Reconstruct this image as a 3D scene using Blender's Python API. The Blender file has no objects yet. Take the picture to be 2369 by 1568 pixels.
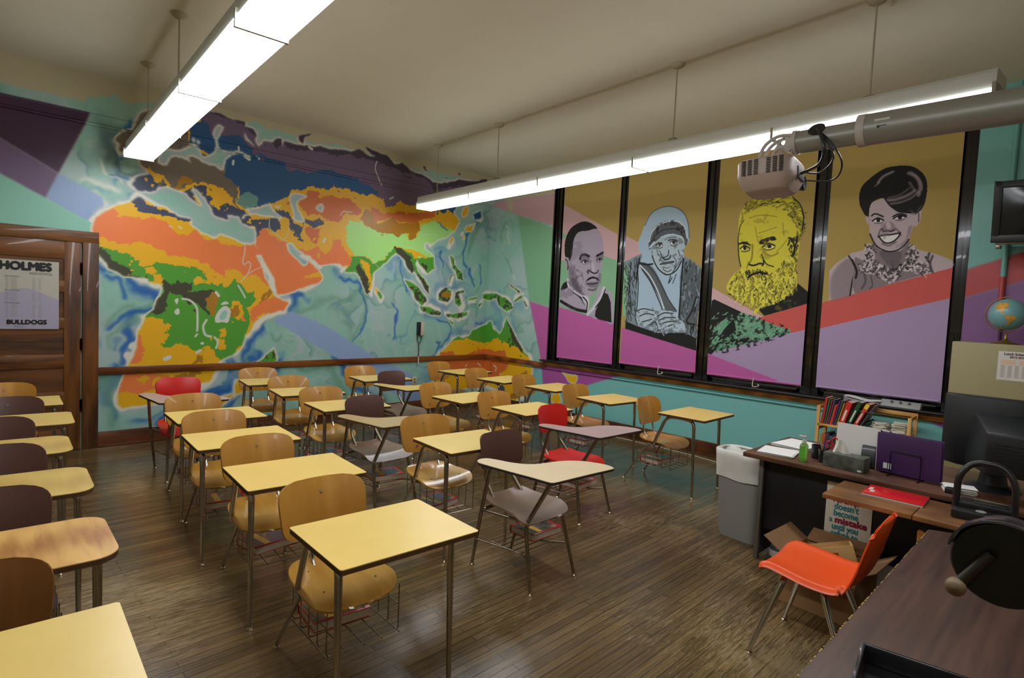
import bpy, bmesh, math, random
import numpy as np
from mathutils import Matrix, Vector
C = bpy.context.scene.collection
PI = math.pi
# ------------------------------------------------------------------ camera
IW, IH = 2369, 1568
CP = np.array([-6.4833, -7.2029, 1.6777]); YAW, PITCH, ROLL, FPX = .77876, -.058305, .047318, 1332.67
_cy, _sy, _cp, _sp = math.cos(YAW), math.sin(YAW), math.cos(PITCH), math.sin(PITCH)
CF = np.array([_sy*_cp, _cy*_cp, _sp]); _r0 = np.array([_cy, -_sy, 0.0]); _u0 = np.cross(_r0, CF)
CR = math.cos(ROLL)*_r0 + math.sin(ROLL)*_u0; CU = -math.sin(ROLL)*_r0 + math.cos(ROLL)*_u0
cam = bpy.data.cameras.new('camera'); camo = bpy.data.objects.new('camera', cam); C.objects.link(camo)
cam.sensor_fit = 'HORIZONTAL'; cam.sensor_width = 36.0; cam.lens = 36.0*FPX/IW; cam.clip_start = .05
camo.matrix_world = Matrix(((CR[0], CU[0], -CF[0], CP[0]), (CR[1], CU[1], -CF[1], CP[1]), (CR[2], CU[2], -CF[2], CP[2]), (0, 0, 0, 1)))
bpy.context.scene.camera = camo
# ------------------------------------------------------------------ world, exposure
S = bpy.context.scene
S.view_settings.view_transform = 'Standard'; S.view_settings.look = 'None'
S.view_settings.exposure = 0.0; S.view_settings.gamma = 1.0; S.view_settings.use_curve_mapping = False
LAMP = 16.5                                      # brightness of the fluorescent lenses
world = bpy.data.worlds.new('world'); S.world = world; world.use_nodes = True
world.node_tree.nodes['Background'].inputs[0].default_value = (.02, .03, .05, 1)
world.node_tree.nodes['Background'].inputs[1].default_value = .3
# ------------------------------------------------------------------ measuring helpers (a point of the photo carried on to a real plane of the room)
def ray(u, v): return (u-IW/2)/FPX*CR - (v-IH/2)/FPX*CU + CF
def hit(u, v, ax, val):
    d = ray(u, v); return CP + (val-CP[ax])/d[ax]*d
CEIL = 3.763
# ------------------------------------------------------------------ colours and materials
def lin(c):
    o = []
    for x in c:
        x = x/255.0; o.append(x/12.92 if x <= .04045 else ((x+.055)/1.055)**2.4)
    return tuple(o)
def new_mat(name):
    m = bpy.data.materials.new(name); m.use_nodes = True
    return m, m.node_tree, m.node_tree.nodes['Principled BSDF']
def mat(name, rgb, rough=.5, metal=0.0, var=0.0, scale=8.0, coat=0.0, bump=0.0, spec=.5):
    m, nt, b = new_mat(name); c = lin(rgb)
    b.inputs['Base Color'].default_value = (*c, 1); b.inputs['Roughness'].default_value = rough
    b.inputs['Metallic'].default_value = metal; b.inputs['Coat Weight'].default_value = coat
    b.inputs['Specular IOR Level'].default_value = spec
    if var > 0 or bump > 0:
        tc = nt.nodes.new('ShaderNodeTexCoord'); n = nt.nodes.new('ShaderNodeTexNoise')
        n.inputs['Scale'].default_value = scale; n.inputs['Detail'].default_value = 5
        nt.links.new(tc.outputs['Object'], n.inputs['Vector'])
        if var > 0:
            r = nt.nodes.new('ShaderNodeValToRGB')
            r.color_ramp.elements[0].position = .3; r.color_ramp.elements[1].position = .7
            r.color_ramp.elements[0].color = (*[x*(1-var) for x in c], 1); r.color_ramp.elements[1].color = (*[min(1, x*(1+var)) for x in c], 1)
            nt.links.new(n.outputs['Fac'], r.inputs['Fac']); nt.links.new(r.outputs['Color'], b.inputs['Base Color'])
        if bump > 0:
            bp = nt.nodes.new('ShaderNodeBump'); bp.inputs['Strength'].default_value = bump; bp.inputs['Distance'].default_value = .004
            nt.links.new(n.outputs['Fac'], bp.inputs['Height']); nt.links.new(bp.outputs['Normal'], b.inputs['Normal'])
    return m
def wood(name, dark, light, rough=.35, stretch=(1.2, 14, 14), coat=0.0, dist=3.0, scale=2.2, band=.35):
    m, nt, b = new_mat(name)
    tc = nt.nodes.new('ShaderNodeTexCoord'); mp = nt.nodes.new('ShaderNodeMapping'); mp.inputs['Scale'].default_value = stretch
    n = nt.nodes.new('ShaderNodeTexNoise'); n.inputs['Scale'].default_value = scale; n.inputs['Detail'].default_value = 8; n.inputs['Distortion'].default_value = dist*.3
    w = nt.nodes.new('ShaderNodeTexWave'); w.inputs['Scale'].default_value = scale*.35; w.inputs['Distortion'].default_value = dist*2; w.inputs['Detail'].default_value = 4; w.bands_direction = 'Y'
    mx = nt.nodes.new('ShaderNodeMix'); mx.inputs[0].default_value = band
    r = nt.nodes.new('ShaderNodeValToRGB'); r.color_ramp.elements[0].position = .28; r.color_ramp.elements[1].position = .72
    r.color_ramp.elements[0].color = (*lin(dark), 1); r.color_ramp.elements[1].color = (*lin(light), 1)
    L = nt.links.new
    L(tc.outputs['Object'], mp.inputs['Vector']); L(mp.outputs['Vector'], n.inputs['Vector']); L(mp.outputs['Vector'], w.inputs['Vector'])
    L(n.outputs['Fac'], mx.inputs[2]); L(w.outputs['Fac'], mx.inputs[3]); L(mx.outputs[0], r.inputs['Fac']); L(r.outputs['Color'], b.inputs['Base Color'])
    b.inputs['Roughness'].default_value = rough; b.inputs['Coat Weight'].default_value = coat
    return m
def paint_mat(name, rough=.45, spec=.5):
    m, nt, b = new_mat(name); a = nt.nodes.new('ShaderNodeAttribute'); a.attribute_name = 'paint'
    tc = nt.nodes.new('ShaderNodeTexCoord'); n = nt.nodes.new('ShaderNodeTexNoise'); n.inputs['Scale'].default_value = 60; n.inputs['Detail'].default_value = 3
    bp = nt.nodes.new('ShaderNodeBump'); bp.inputs['Strength'].default_value = .08; bp.inputs['Distance'].default_value = .002
    L = nt.links.new; L(tc.outputs['Object'], n.inputs['Vector']); L(n.outputs['Fac'], bp.inputs['Height']); L(bp.outputs['Normal'], b.inputs['Normal'])
    L(a.outputs['Color'], b.inputs['Base Color']); b.inputs['Roughness'].default_value = rough; b.inputs['Specular IOR Level'].default_value = spec
    return m
MT = {}
def K(name, *a, **k):
    if name not in MT: MT[name] = mat(name, *a, **k)
    return MT[name]
# ------------------------------------------------------------------ mesh builder
class M:
    def __init__(s): s.v = []; s.f = []; s.mi = []; s.m = 0
    def add(s, vs, fs):
        o = len(s.v); s.v += [tuple(map(float, p)) for p in vs]
        for f in fs: s.f.append(tuple(o+i for i in f)); s.mi.append(s.m)
        return s
    def box(s, c, d, rot=None):
        h = [x/2 for x in d]; vs = []
        for i in range(8):
            p = Vector(((h[0] if i & 1 else -h[0]), (h[1] if i & 2 else -h[1]), (h[2] if i & 4 else -h[2])))
            if rot is not None: p = rot @ p
            vs.append(p+Vector(c))
        return s.add(vs, [(0, 2, 3, 1), (4, 5, 7, 6), (0, 1, 5, 4), (2, 6, 7, 3), (0, 4, 6, 2), (1, 3, 7, 5)])
    def bb(s, a, b): return s.box([(a[i]+b[i])/2 for i in range(3)], [abs(b[i]-a[i]) for i in range(3)])
    def tube(s, pts, r, seg=10, caps=True):
        P = [Vector(p) for p in pts]; n = len(P)
        R = list(r) if isinstance(r, (list, tuple)) else [r]*n
        if len(R) != n: R = list(np.interp(np.linspace(0, 1, n), np.linspace(0, 1, len(R)), R))
        prev = None; vs = []
        for i in range(n):
            t = (P[min(i+1, n-1)]-P[max(i-1, 0)]).normalized()
            if prev is None:
                a = Vector((0, 0, 1)) if abs(t.z) < .9 else Vector((1, 0, 0)); x = t.cross(a).normalized()
            else: x = (prev - t*prev.dot(t)).normalized()
            prev = x; y = t.cross(x)
            for k in range(seg):
                an = 2*PI*k/seg; vs.append(P[i]+(x*math.cos(an)+y*math.sin(an))*R[i])
        fs = []
        for i in range(n-1):
            for k in range(seg): fs.append((i*seg+k, i*seg+(k+1) % seg, (i+1)*seg+(k+1) % seg, (i+1)*seg+k))
        if caps: fs.append(tuple(range(seg-1, -1, -1))); fs.append(tuple((n-1)*seg+k for k in range(seg)))
        return s.add(vs, fs)
    def cyl(s, a, b, r, seg=20, r2=None): return s.tube([a, b], [r, r if r2 is None else r2], seg)
    def lathe(s, prof, c=(0, 0, 0), seg=28, rot=None):
        vs = []; n = len(prof)
        for (r, z) in prof:
            for k in range(seg):
                p = Vector((r*math.cos(2*PI*k/seg), r*math.sin(2*PI*k/seg), z))
                if rot is not None: p = rot @ p
                vs.append(p+Vector(c))
        fs = [(i*seg+k, i*seg+(k+1) % seg, (i+1)*seg+(k+1) % seg, (i+1)*seg+k) for i in range(n-1) for k in range(seg)]
        if prof[0][0] > 1e-6: fs.append(tuple(range(seg-1, -1, -1)))
        if prof[-1][0] > 1e-6: fs.append(tuple((n-1)*seg+k for k in range(seg)))
        return s.add(vs, fs)
    def prism(s, poly, z0, z1, fr=None):           # fr maps (a,b,h) -> world
        fr = fr or (lambda a, b, h: (a, b, h)); n = len(poly)
        vs = [fr(a, b, z0) for a, b in poly]+[fr(a, b, z1) for a, b in poly]
        fs = [tuple(range(n-1, -1, -1)), tuple(range(n, 2*n))]+[(i, (i+1) % n, n+(i+1) % n, n+i) for i in range(n)]
        return s.add(vs, fs)
    def sheet(s, fn, nu, nv, th=0.0, nrm=None):
        g = [[Vector(fn(i/(nu-1), j/(nv-1))) for i in range(nu)] for j in range(nv)]
        top = [p for row in g for p in row]; idx = lambda i, j: j*nu+i
        fs = [(idx(i, j), idx(i+1, j), idx(i+1, j+1), idx(i, j+1)) for j in range(nv-1) for i in range(nu-1)]
        if th <= 0: return s.add(top, fs)
        nn = []
        for j in range(nv):
            for i in range(nu):
                a = g[j][min(i+1, nu-1)]-g[j][max(i-1, 0)]; b = g[min(j+1, nv-1)][i]-g[max(j-1, 0)][i]
                q = a.cross(b); nn.append(q.normalized() if q.length > 1e-12 else Vector((0, 0, 1)))
        bot = [top[k]-nn[k]*th for k in range(len(top))]; N = len(top)
        fs2 = [tuple(N+i for i in reversed(f)) for f in fs]; side = []
        for i in range(nu-1): side += [(idx(i+1, 0), idx(i, 0), N+idx(i, 0), N+idx(i+1, 0)), (idx(i, nv-1), idx(i+1, nv-1), N+idx(i+1, nv-1), N+idx(i, nv-1))]
        for j in range(nv-1): side += [(idx(0, j), idx(0, j+1), N+idx(0, j+1), N+idx(0, j)), (idx(nu-1, j+1), idx(nu-1, j), N+idx(nu-1, j), N+idx(nu-1, j+1))]
        return s.add(top+bot, fs+fs2+side)
    def build(s, name, mats, parent=None, smooth=40, bevel=0.0, loc=None):
        me = bpy.data.meshes.new(name); me.from_pydata(s.v, [], s.f)
        mats = mats if isinstance(mats, (list, tuple)) else [mats]
        for m in mats: me.materials.append(m)
        for p, i in zip(me.polygons, s.mi): p.material_index = i
        bm = bmesh.new(); bm.from_mesh(me)
        bmesh.ops.remove_doubles(bm, verts=bm.verts, dist=1e-5)
        bmesh.ops.recalc_face_normals(bm, faces=bm.faces)
        if bevel > 0:
            es = [e for e in bm.edges if len(e.link_faces) == 2 and e.calc_face_angle(0) > .7]
            bmesh.ops.bevel(bm, geom=es, offset=bevel, segments=2, profile=.5, affect='EDGES', clamp_overlap=True)
        bm.to_mesh(me); bm.free()
        if smooth:
            me.shade_smooth(); me.set_sharp_from_angle(angle=math.radians(smooth))
        o = bpy.data.objects.new(name, me); C.objects.link(o)
        if parent: o.parent = parent
        if loc: o.location = loc
        return o
def curve_pts(pts, n=6):
    """smooth a poly-line (Catmull-Rom) through its points"""
    P = [np.array(p, float) for p in pts]; out = []
    for i in range(len(P)-1):
        a = P[max(i-1, 0)]; b = P[i]; c = P[i+1]; d = P[min(i+2, len(P)-1)]
        for k in range(n):
            t = k/n; out.append(tuple(.5*((2*b)+(-a+c)*t+(2*a-5*b+4*c-d)*t*t+(-a+3*b-3*c+d)*t**3)))
    out.append(tuple(P[-1])); return out
def round_bend(pts, r=.04, n=5):
    """poly-line with its corners rounded, like bent tube"""
    P = [Vector(p) for p in pts]; out = [P[0]]
    for i in range(1, len(P)-1):
        a = (P[i-1]-P[i]); b = (P[i+1]-P[i]); d = min(r, a.length*.45, b.length*.45)
        p0 = P[i]+a.normalized()*d; p2 = P[i]+b.normalized()*d
        for k in range(n+1):
            t = k/n; out.append(p0*(1-t)**2+P[i]*2*t*(1-t)+p2*t*t)
    out.append(P[-1]); return out
def rrect(x0, y0, x1, y1, r, n=6):
    out = []
    for cx, cy, a in ((x1-r, y1-r, 0), (x0+r, y1-r, 90), (x0+r, y0+r, 180), (x1-r, y0+r, 270)):
        for k in range(n+1):
            t = math.radians(a+90*k/n); out.append((cx+r*math.cos(t), cy+r*math.sin(t)))
    return out
def tag(o, label=None, cat=None, group=None, kind=None):
    if label: o['label'] = label
    if cat: o['category'] = cat
    if group: o['group'] = group
    if kind: o['kind'] = kind
    return o
def empty(name, loc=(0, 0, 0), rz=0.0, label=None, cat=None, group=None):
    o = bpy.data.objects.new(name, None); o.empty_display_size = .1; C.objects.link(o)
    o.location = loc; o.rotation_euler = (0, 0, rz); return tag(o, label, cat, group)
def copy_tree(o, parent=None):
    c = o.copy(); C.objects.link(c); c.parent = parent
    for ch in list(o.children): copy_tree(ch, c)
    return c
def text_mesh(txt, size, loc, xdir, ydir, m, parent, name='lettering', align='LEFT', bold=0.0, wscale=1.0, width=None):
    cu = bpy.data.curves.new(name, 'FONT'); cu.body = txt; cu.size = size; cu.align_x = align; cu.extrude = .0006; cu.resolution_u = 3
    t = bpy.data.objects.new(name+'_src', cu); C.objects.link(t); bpy.context.view_layer.update()
    me = bpy.data.meshes.new_from_object(t.evaluated_get(bpy.context.evaluated_depsgraph_get()))
    bpy.data.objects.remove(t); me.name = name
    if width: xs_ = [v.co.x for v in me.vertices]; wscale = width/(max(xs_)-min(xs_))
    if bold > 0:                                    # thicker strokes: the same letters laid over each other, a hair apart
        bm = bmesh.new(); n0 = me.copy()
        for q, (bx_, by_) in enumerate(((0, 0), (bold, 0), (-bold, 0), (0, bold), (0, -bold), (bold*.7, bold*.7), (-bold*.7, -bold*.7))):
            t_ = n0.copy(); t_.transform(Matrix.Translation((bx_/max(wscale, .01), by_, .00003*q))); bm.from_mesh(t_); bpy.data.meshes.remove(t_)
        bm.to_mesh(me); bm.free(); bpy.data.meshes.remove(n0)
    x = Vector(xdir).normalized(); y = Vector(ydir).normalized(); z = x.cross(y)
    mw = Matrix(((x[0]*wscale, y[0], z[0], loc[0]), (x[1]*wscale, y[1], z[1], loc[1]), (x[2]*wscale, y[2], z[2], loc[2]), (0, 0, 0, 1)))
    me.transform(mw); me.materials.clear(); me.materials.append(m)
    o = bpy.data.objects.new(name, me); C.objects.link(o)
    if parent:
        o.parent = parent; o.matrix_parent_inverse = parent.matrix_world.inverted() if False else Matrix.Identity(4)
    return o
# ------------------------------------------------------------------ painting: colours laid on to a fine grid of a wall or cloth, in that surface's own metres
class Canvas:
    def __init__(s, a0, a1, b0, b1, res):
        s.a0, s.b0, s.res = a0, b0, res; s.w = int(round((a1-a0)/res))+1; s.h = int(round((b1-b0)/res))+1
        s.rgb = np.zeros((s.h, s.w, 3), np.float32)
    def mask(s, pts):
        P = np.array([((a-s.a0)/s.res, (b-s.b0)/s.res) for a, b in pts]); m = np.zeros((s.h, s.w), bool)
        y0 = max(0, int(math.floor(P[:, 1].min()))); y1 = min(s.h-1, int(math.ceil(P[:, 1].max())))
        X0, Y0 = P[:, 0], P[:, 1]; X1, Y1 = np.roll(X0, -1), np.roll(Y0, -1)
        for y in range(y0, y1+1):
            k = ((Y0 <= y) & (Y1 > y)) | ((Y1 <= y) & (Y0 > y))
            if not k.any(): continue
            xs = np.sort(X0[k]+(y-Y0[k])/(Y1[k]-Y0[k])*(X1[k]-X0[k]))
            for i in range(0, len(xs)-1, 2):
                m[y, max(0, int(math.ceil(xs[i]))):max(0, min(s.w, int(math.floor(xs[i+1]))+1))] = True
        return m
    def line_mask(s, pts, w):
        """soft 0..1 mask of a brush line of width w (m); w may be (start, end)"""
        m = np.zeros((s.h, s.w), np.float32); n = len(pts)-1
        for i in range(n):
            w0 = w if not isinstance(w, tuple) else w[0]+(w[1]-w[0])*(i+.5)/n
            hw = max(w0/2/s.res, .35)
            ax, ay = (pts[i][0]-s.a0)/s.res, (pts[i][1]-s.b0)/s.res; bx, by = (pts[i+1][0]-s.a0)/s.res, (pts[i+1][1]-s.b0)/s.res
            x0 = max(0, int(min(ax, bx)-hw-2)); x1 = min(s.w, int(max(ax, bx)+hw+3)); y0 = max(0, int(min(ay, by)-hw-2)); y1 = min(s.h, int(max(ay, by)+hw+3))
            if x1 <= x0 or y1 <= y0: continue
            yy, xx = np.mgrid[y0:y1, x0:x1]; dx, dy = bx-ax, by-ay; L = dx*dx+dy*dy+1e-9
            t = np.clip(((xx-ax)*dx+(yy-ay)*dy)/L, 0, 1); d = np.hypot(xx-ax-t*dx, yy-ay-t*dy)
            m[y0:y1, x0:x1] = np.maximum(m[y0:y1, x0:x1], np.clip(hw-d+.5, 0, 1))
        return m
    def put(s, m, col, op=1.0):
        m = m.astype(np.float32)[..., None]*op; s.rgb = s.rgb*(1-m)+np.array(col, np.float32)*m
    def poly(s, pts, col, op=1.0, soft=0.0):
        m = s.mask(pts)
        if soft > 0: m = blur(m.astype(np.float32), soft/s.res)
        s.put(m, col, op)
    def line(s, pts, col, w, op=1.0, soft=0.0):
        m = s.line_mask(pts, w)
        if soft > 0: m = blur(m, soft/s.res)
        s.put(m, col, op)
def blur1(a, r, ax):
    r = int(r)
    if r < 1: return a
    a = np.moveaxis(a, ax, 0); p = np.concatenate([np.repeat(a[:1], r+1, 0), a, np.repeat(a[-1:], r, 0)], 0)
    c = np.cumsum(p, 0, dtype=np.float64); o = (c[2*r+1:]-c[:-2*r-1])/(2*r+1)
    return np.moveaxis(o, 0, ax).astype(np.float32)
def blur(a, r):
    r = max(1, int(round(r/1.7)))
    for _ in range(2): a = blur1(blur1(a, r, 0), r, 1)
    return a
def vnoise(h, w, cell, seed):
    g = np.random.RandomState(seed); gh, gw = int(h/cell)+3, int(w/cell)+3; G = g.rand(gh, gw).astype(np.float32)
    y = np.arange(h)/cell; x = np.arange(w)/cell; yi = y.astype(int); xi = x.astype(int); fy = y-yi; fx = x-xi
    fy = (fy*fy*(3-2*fy))[:, None]; fx = (fx*fx*(3-2*fx))[None]
    a = G[yi][:, xi]; b = G[yi][:, xi+1]; c = G[yi+1][:, xi]; d = G[yi+1][:, xi+1]
    return (a*(1-fx)+b*fx)*(1-fy)+(c*(1-fx)+d*fx)*fy
def fbm(h, w, cell, seed, octs=4, gain=.5):
    o = np.zeros((h, w), np.float32); a = 1.0; t = 0
    for k in range(octs):
        if cell < 1.2: break
        o += a*(vnoise(h, w, cell, seed+k*17)-.5); t += a; a *= gain; cell /= 2.0
    return o/t
def warp(a, dx, dy):
    h, w = a.shape[:2]; yy, xx = np.mgrid[0:h, 0:w]
    return a[np.clip(np.round(yy+dy).astype(int), 0, h-1), np.clip(np.round(xx+dx).astype(int), 0, w-1)]
def srgb2lin(a):
    a = a/255.0; return np.where(a <= .04045, a/12.92, ((a+.055)/1.055)**2.4)
def grid_mesh(name, parts, m, parent=None, extra=None):
    """parts: list of (A, B, rgb, fn) sample grids; fn(a, b) -> world arrays"""
    V = []; F = []; Cc = []; off = 0
    for A, B, rgb, fn in parts:
        aa, bb = np.meshgrid(A, B); x, y, z = fn(aa, bb); V.append(np.stack([x.ravel(), y.ravel(), z.ravel()], 1)); Cc.append(rgb.reshape(-1, 3))
        w, h = len(A), len(B); i = (np.arange(h-1)[:, None]*w+np.arange(w-1)[None]).ravel()+off
        F.append(np.stack([i, i+1, i+w+1, i+w], 1)); off += w*h
    V = np.concatenate(V).astype(np.float32); F = np.concatenate(F).astype(np.int32); Cc = np.concatenate(Cc)
    me = bpy.data.meshes.new(name); me.vertices.add(len(V)); me.vertices.foreach_set('co', V.ravel())
    me.loops.add(F.size); me.loops.foreach_set('vertex_index', F.ravel()); me.polygons.add(len(F))
    me.polygons.foreach_set('loop_start', np.arange(0, F.size, 4, dtype=np.int32)); me.update(calc_edges=True)
    at = me.color_attributes.new('paint', 'FLOAT_COLOR', 'POINT')
    col = np.ones((len(V), 4), np.float32); col[:, :3] = srgb2lin(Cc.astype(np.float64)); at.data.foreach_set('color', col.ravel())
    me.materials.append(m); o = bpy.data.objects.new(name, me); C.objects.link(o)
    if parent: o.parent = parent
    return o
def pp(txt): return [tuple(float(q) for q in p.split(',')) for p in txt.split()]
def W(u, v):
    """photo point -> (s, z) on the unrolled corner: s<0 mural wall, s>0 window wall"""
    h = hit(u, v, 1, 0.0)
    if h[0] <= 0 and h[0] > -9: return (h[0], h[2])
    h = hit(u, v, 0, 0.0); return (-h[1], h[2])
def WP(txt): return [W(*p) for p in pp(txt)]
def smooth_ring(P, n=3):
    N = len(P); out = []
    for i in range(N):
        a, b, c, d = [np.array(P[(i+k-1) % N]) for k in range(4)]
        for k in range(n):
            t = k/n; out.append(tuple(.5*((2*b)+(-a+c)*t+(2*a-5*b+4*c-d)*t*t+(-a+3*b-3*c+d)*t**3)))
    return out
# ------------------------------------------------------------------ the mural: a world map that runs over the corner, on flat triangles of colour
RES = .007
cv = Canvas(-6.9, 7.6, 0.0, CEIL, RES); H_, W_ = cv.h, cv.w
SS = cv.a0+np.arange(W_)*RES; ZZ = np.arange(H_)*RES
n1 = fbm(H_, W_, 80, 3, 3); n2 = fbm(H_, W_, 62, 11, 3, .4); n3 = fbm(H_, W_, 34, 23, 3, .4); nf = fbm(H_, W_, 5, 31, 2)
wx = fbm(H_, W_, 34, 41, 5, .7)*46; wy = fbm(H_, W_, 34, 57, 5, .7)*46
# ocean
TEAL, LILAC, CREAM, SEAG, SEAB = (148, 194, 178), (180, 190, 196), (226, 224, 208), (116, 164, 140), (32, 92, 172)
cv.rgb[:] = TEAL
cv.put(np.clip((n1+.02)*5, 0, 1)*.6, LILAC)
def band(n, a, b): return np.clip((n-a)/.02, 0, 1)*np.clip((b-n)/.05, 0, 1)
# land
EUR = WP("324,379 349,404 316,412 306,427 321,442 362,444 365,435 388,431 408,437 423,442 460,470 500,500 560,520 590,540 594,550 590,563 600,580 592,592 606,592 618,617 636,643 638,676 640,682 657,679 700,666 738,653 747,640 738,625 718,610 710,592 718,592 736,612 750,612 783,610 788,615 801,615 798,628 821,628 832,638 839,658 849,681 855,676 860,658 862,635 875,622 893,605 908,589 916,584 929,594 936,602 946,622 954,634 960,625 969,643 980,666 991,681 991,663 980,645 969,628 963,610 967,599 972,610 980,622 990,633 1005,620 1003,594 995,587 982,574 982,562 1000,564 1013,555 1038,546 1054,531 1053,529 1063,511 1058,501 1050,491 1060,470 1090,450 1127,424 1127,414 1096,419 1063,417 1022,426 1002,422 989,412 974,404 948,396 931,376 910,379 897,363 869,348 844,338 852,352 872,363 849,358 834,345 813,353 798,348 762,345 739,335 729,340 691,335 658,328 653,338 651,320 637,320 630,330 612,325 602,338 591,320 594,310 589,297 566,289 568,279 533,274 510,261 487,259 460,240 440,235 400,245 362,300 345,340 335,360")
AFR = WP("217,514 222,501 265,478 303,468 321,455 344,465 357,475 377,478 398,491 418,503 444,509 439,521 459,534 495,555 508,543 530,549 561,562 589,563 592,570 600,580 592,592 608,625 621,656 634,689 655,695 668,698 654,719 618,727 590,747 583,765 565,778 557,806 539,819 511,834 496,857 485,881 459,888 420,915 357,934 319,939 281,944 268,934 268,919 273,904 278,883 286,865 298,842 306,824 314,804 315,779 324,758 334,739 342,727 358,719 363,704 363,694 373,676 376,663 366,656 343,653 340,645 330,642 287,642 271,630 254,622 251,612 238,599 231,594 222,585 215,560")
AUS = WP("1051,783 1059,776 1069,783 1084,778 1094,763 1115,755 1135,742 1140,760 1156,773 1166,755 1171,732 1181,753 1194,778 1207,804 1219,821 1222,823 1230,846 1230,864 1222,890 1215,908 1190,925 1166,918 1150,900 1128,890 1100,890 1077,897 1040,905 1010,915 1000,900 1008,870 1000,842 1005,832 1018,819 1031,806 1038,798")
ISL = [WP(t) for t in (
 "321,261 361,254 342,277 319,299 306,330 293,345 281,353 278,346 281,335 268,325 281,308 305,303",
 "865,666 878,676 885,689 880,694 870,679", "936,648 952,653 967,666 985,689 987,696 977,707 962,694 954,673 941,658",
 "972,709 992,709 1020,724 1015,732 992,724 977,717", "1031,727 1051,727 1082,722 1079,730 1056,737 1033,732", "1036,740 1051,747 1043,751",
 "1015,679 1033,663 1043,673 1043,691 1038,699 1015,694", "1054,676 1074,671 1074,676 1060,680 1070,702 1066,709 1054,704",
 "1043,589 1051,597 1051,612 1059,622 1069,633 1071,648 1059,645 1054,628 1046,620", "1048,630 1044,640 1038,656 1040,640",
 "1115,679 1130,676 1148,679 1168,689 1184,702 1189,714 1173,722 1158,707 1148,689 1128,694 1117,689", "1081,693 1102,688 1104,691 1083,696",
 "1189,699 1207,681 1207,689 1194,699", "1212,694 1222,712 1216,708 1211,699", "634,805 640,827 635,845 628,857 587,864 590,842 612,823",
 "1073,481 1084,478 1081,493 1073,501 1067,496", "1094,496 1112,488 1112,504 1099,509", "1096,519 1089,537 1076,534 1079,526 1088,526", "1073,542 1076,550 1071,558", "1045,549 1050,552 1043,565 1041,560",
 "1296,857 1311,864 1332,867 1334,874 1327,887 1314,882 1309,869", "1293,905 1278,913 1273,925 1288,936 1298,923",
 "470,934 500,948 560,895 585,900 560,905", "548,880 560,876 562,905 545,912 541,895",
 "1104,704 1116,700 1106,712", "1178,657 1190,668 1202,676 1204,672 1190,662", "977,384 984,384 986,392 990,398 982,394", "1030,412 1040,411 1036,415", "1058,400 1064,399 1063,405 1057,405",
 "692,316 700,312 725,308 715,316 704,318 703,330 697,332 693,324")]
land = cv.mask(EUR) | cv.mask(AFR) | cv.mask(AUS)
for q in ISL: land |= cv.mask(q)
WAT = [WP(t) for t in (
 "362,444 365,435 388,431 408,437 423,442 439,460 459,486 464,498 454,503 472,496 474,483 485,496 470,478 459,463 449,447 441,437 455,437 472,455 492,480 495,501 513,514 530,520 525,498 542,500 556,501 559,516 587,524 591,531 592,563 561,562 530,549 508,543 495,555 459,534 439,521 444,509 418,503 398,491 377,478 357,475 344,465 321,455 318,446",
 "568,481 594,478 624,473 630,483 640,492 653,504 645,509 624,501 584,496 561,506 563,498 579,493", "632,478 650,475 642,483", "668,455 681,447 711,450 711,458 688,468 693,488 706,509 701,516 678,509 678,496 670,473",
 "734,478 747,470 751,483 744,493 734,486", "662,561 677,561 700,587 718,592 710,610 700,615 680,597 664,577", "592,592 596,598 606,592 618,617 636,643 637,676 634,689 621,656 608,625",
 "388,343 418,345 441,333 459,338 467,350 472,363 495,350 500,322 495,310 505,289 518,294 515,312 508,325 515,348 561,350 582,368 559,358 536,358 523,373 515,394 500,389 472,376 454,366 434,363 444,376 418,363 398,363 388,381 365,376 370,353",
 "566,305 575,318 592,335 580,330 568,320", "446,318 453,322 452,330 446,326", "458,320 466,326 460,334")]
for q in WAT: land &= ~cv.mask(smooth_ring(q, 2))
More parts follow.
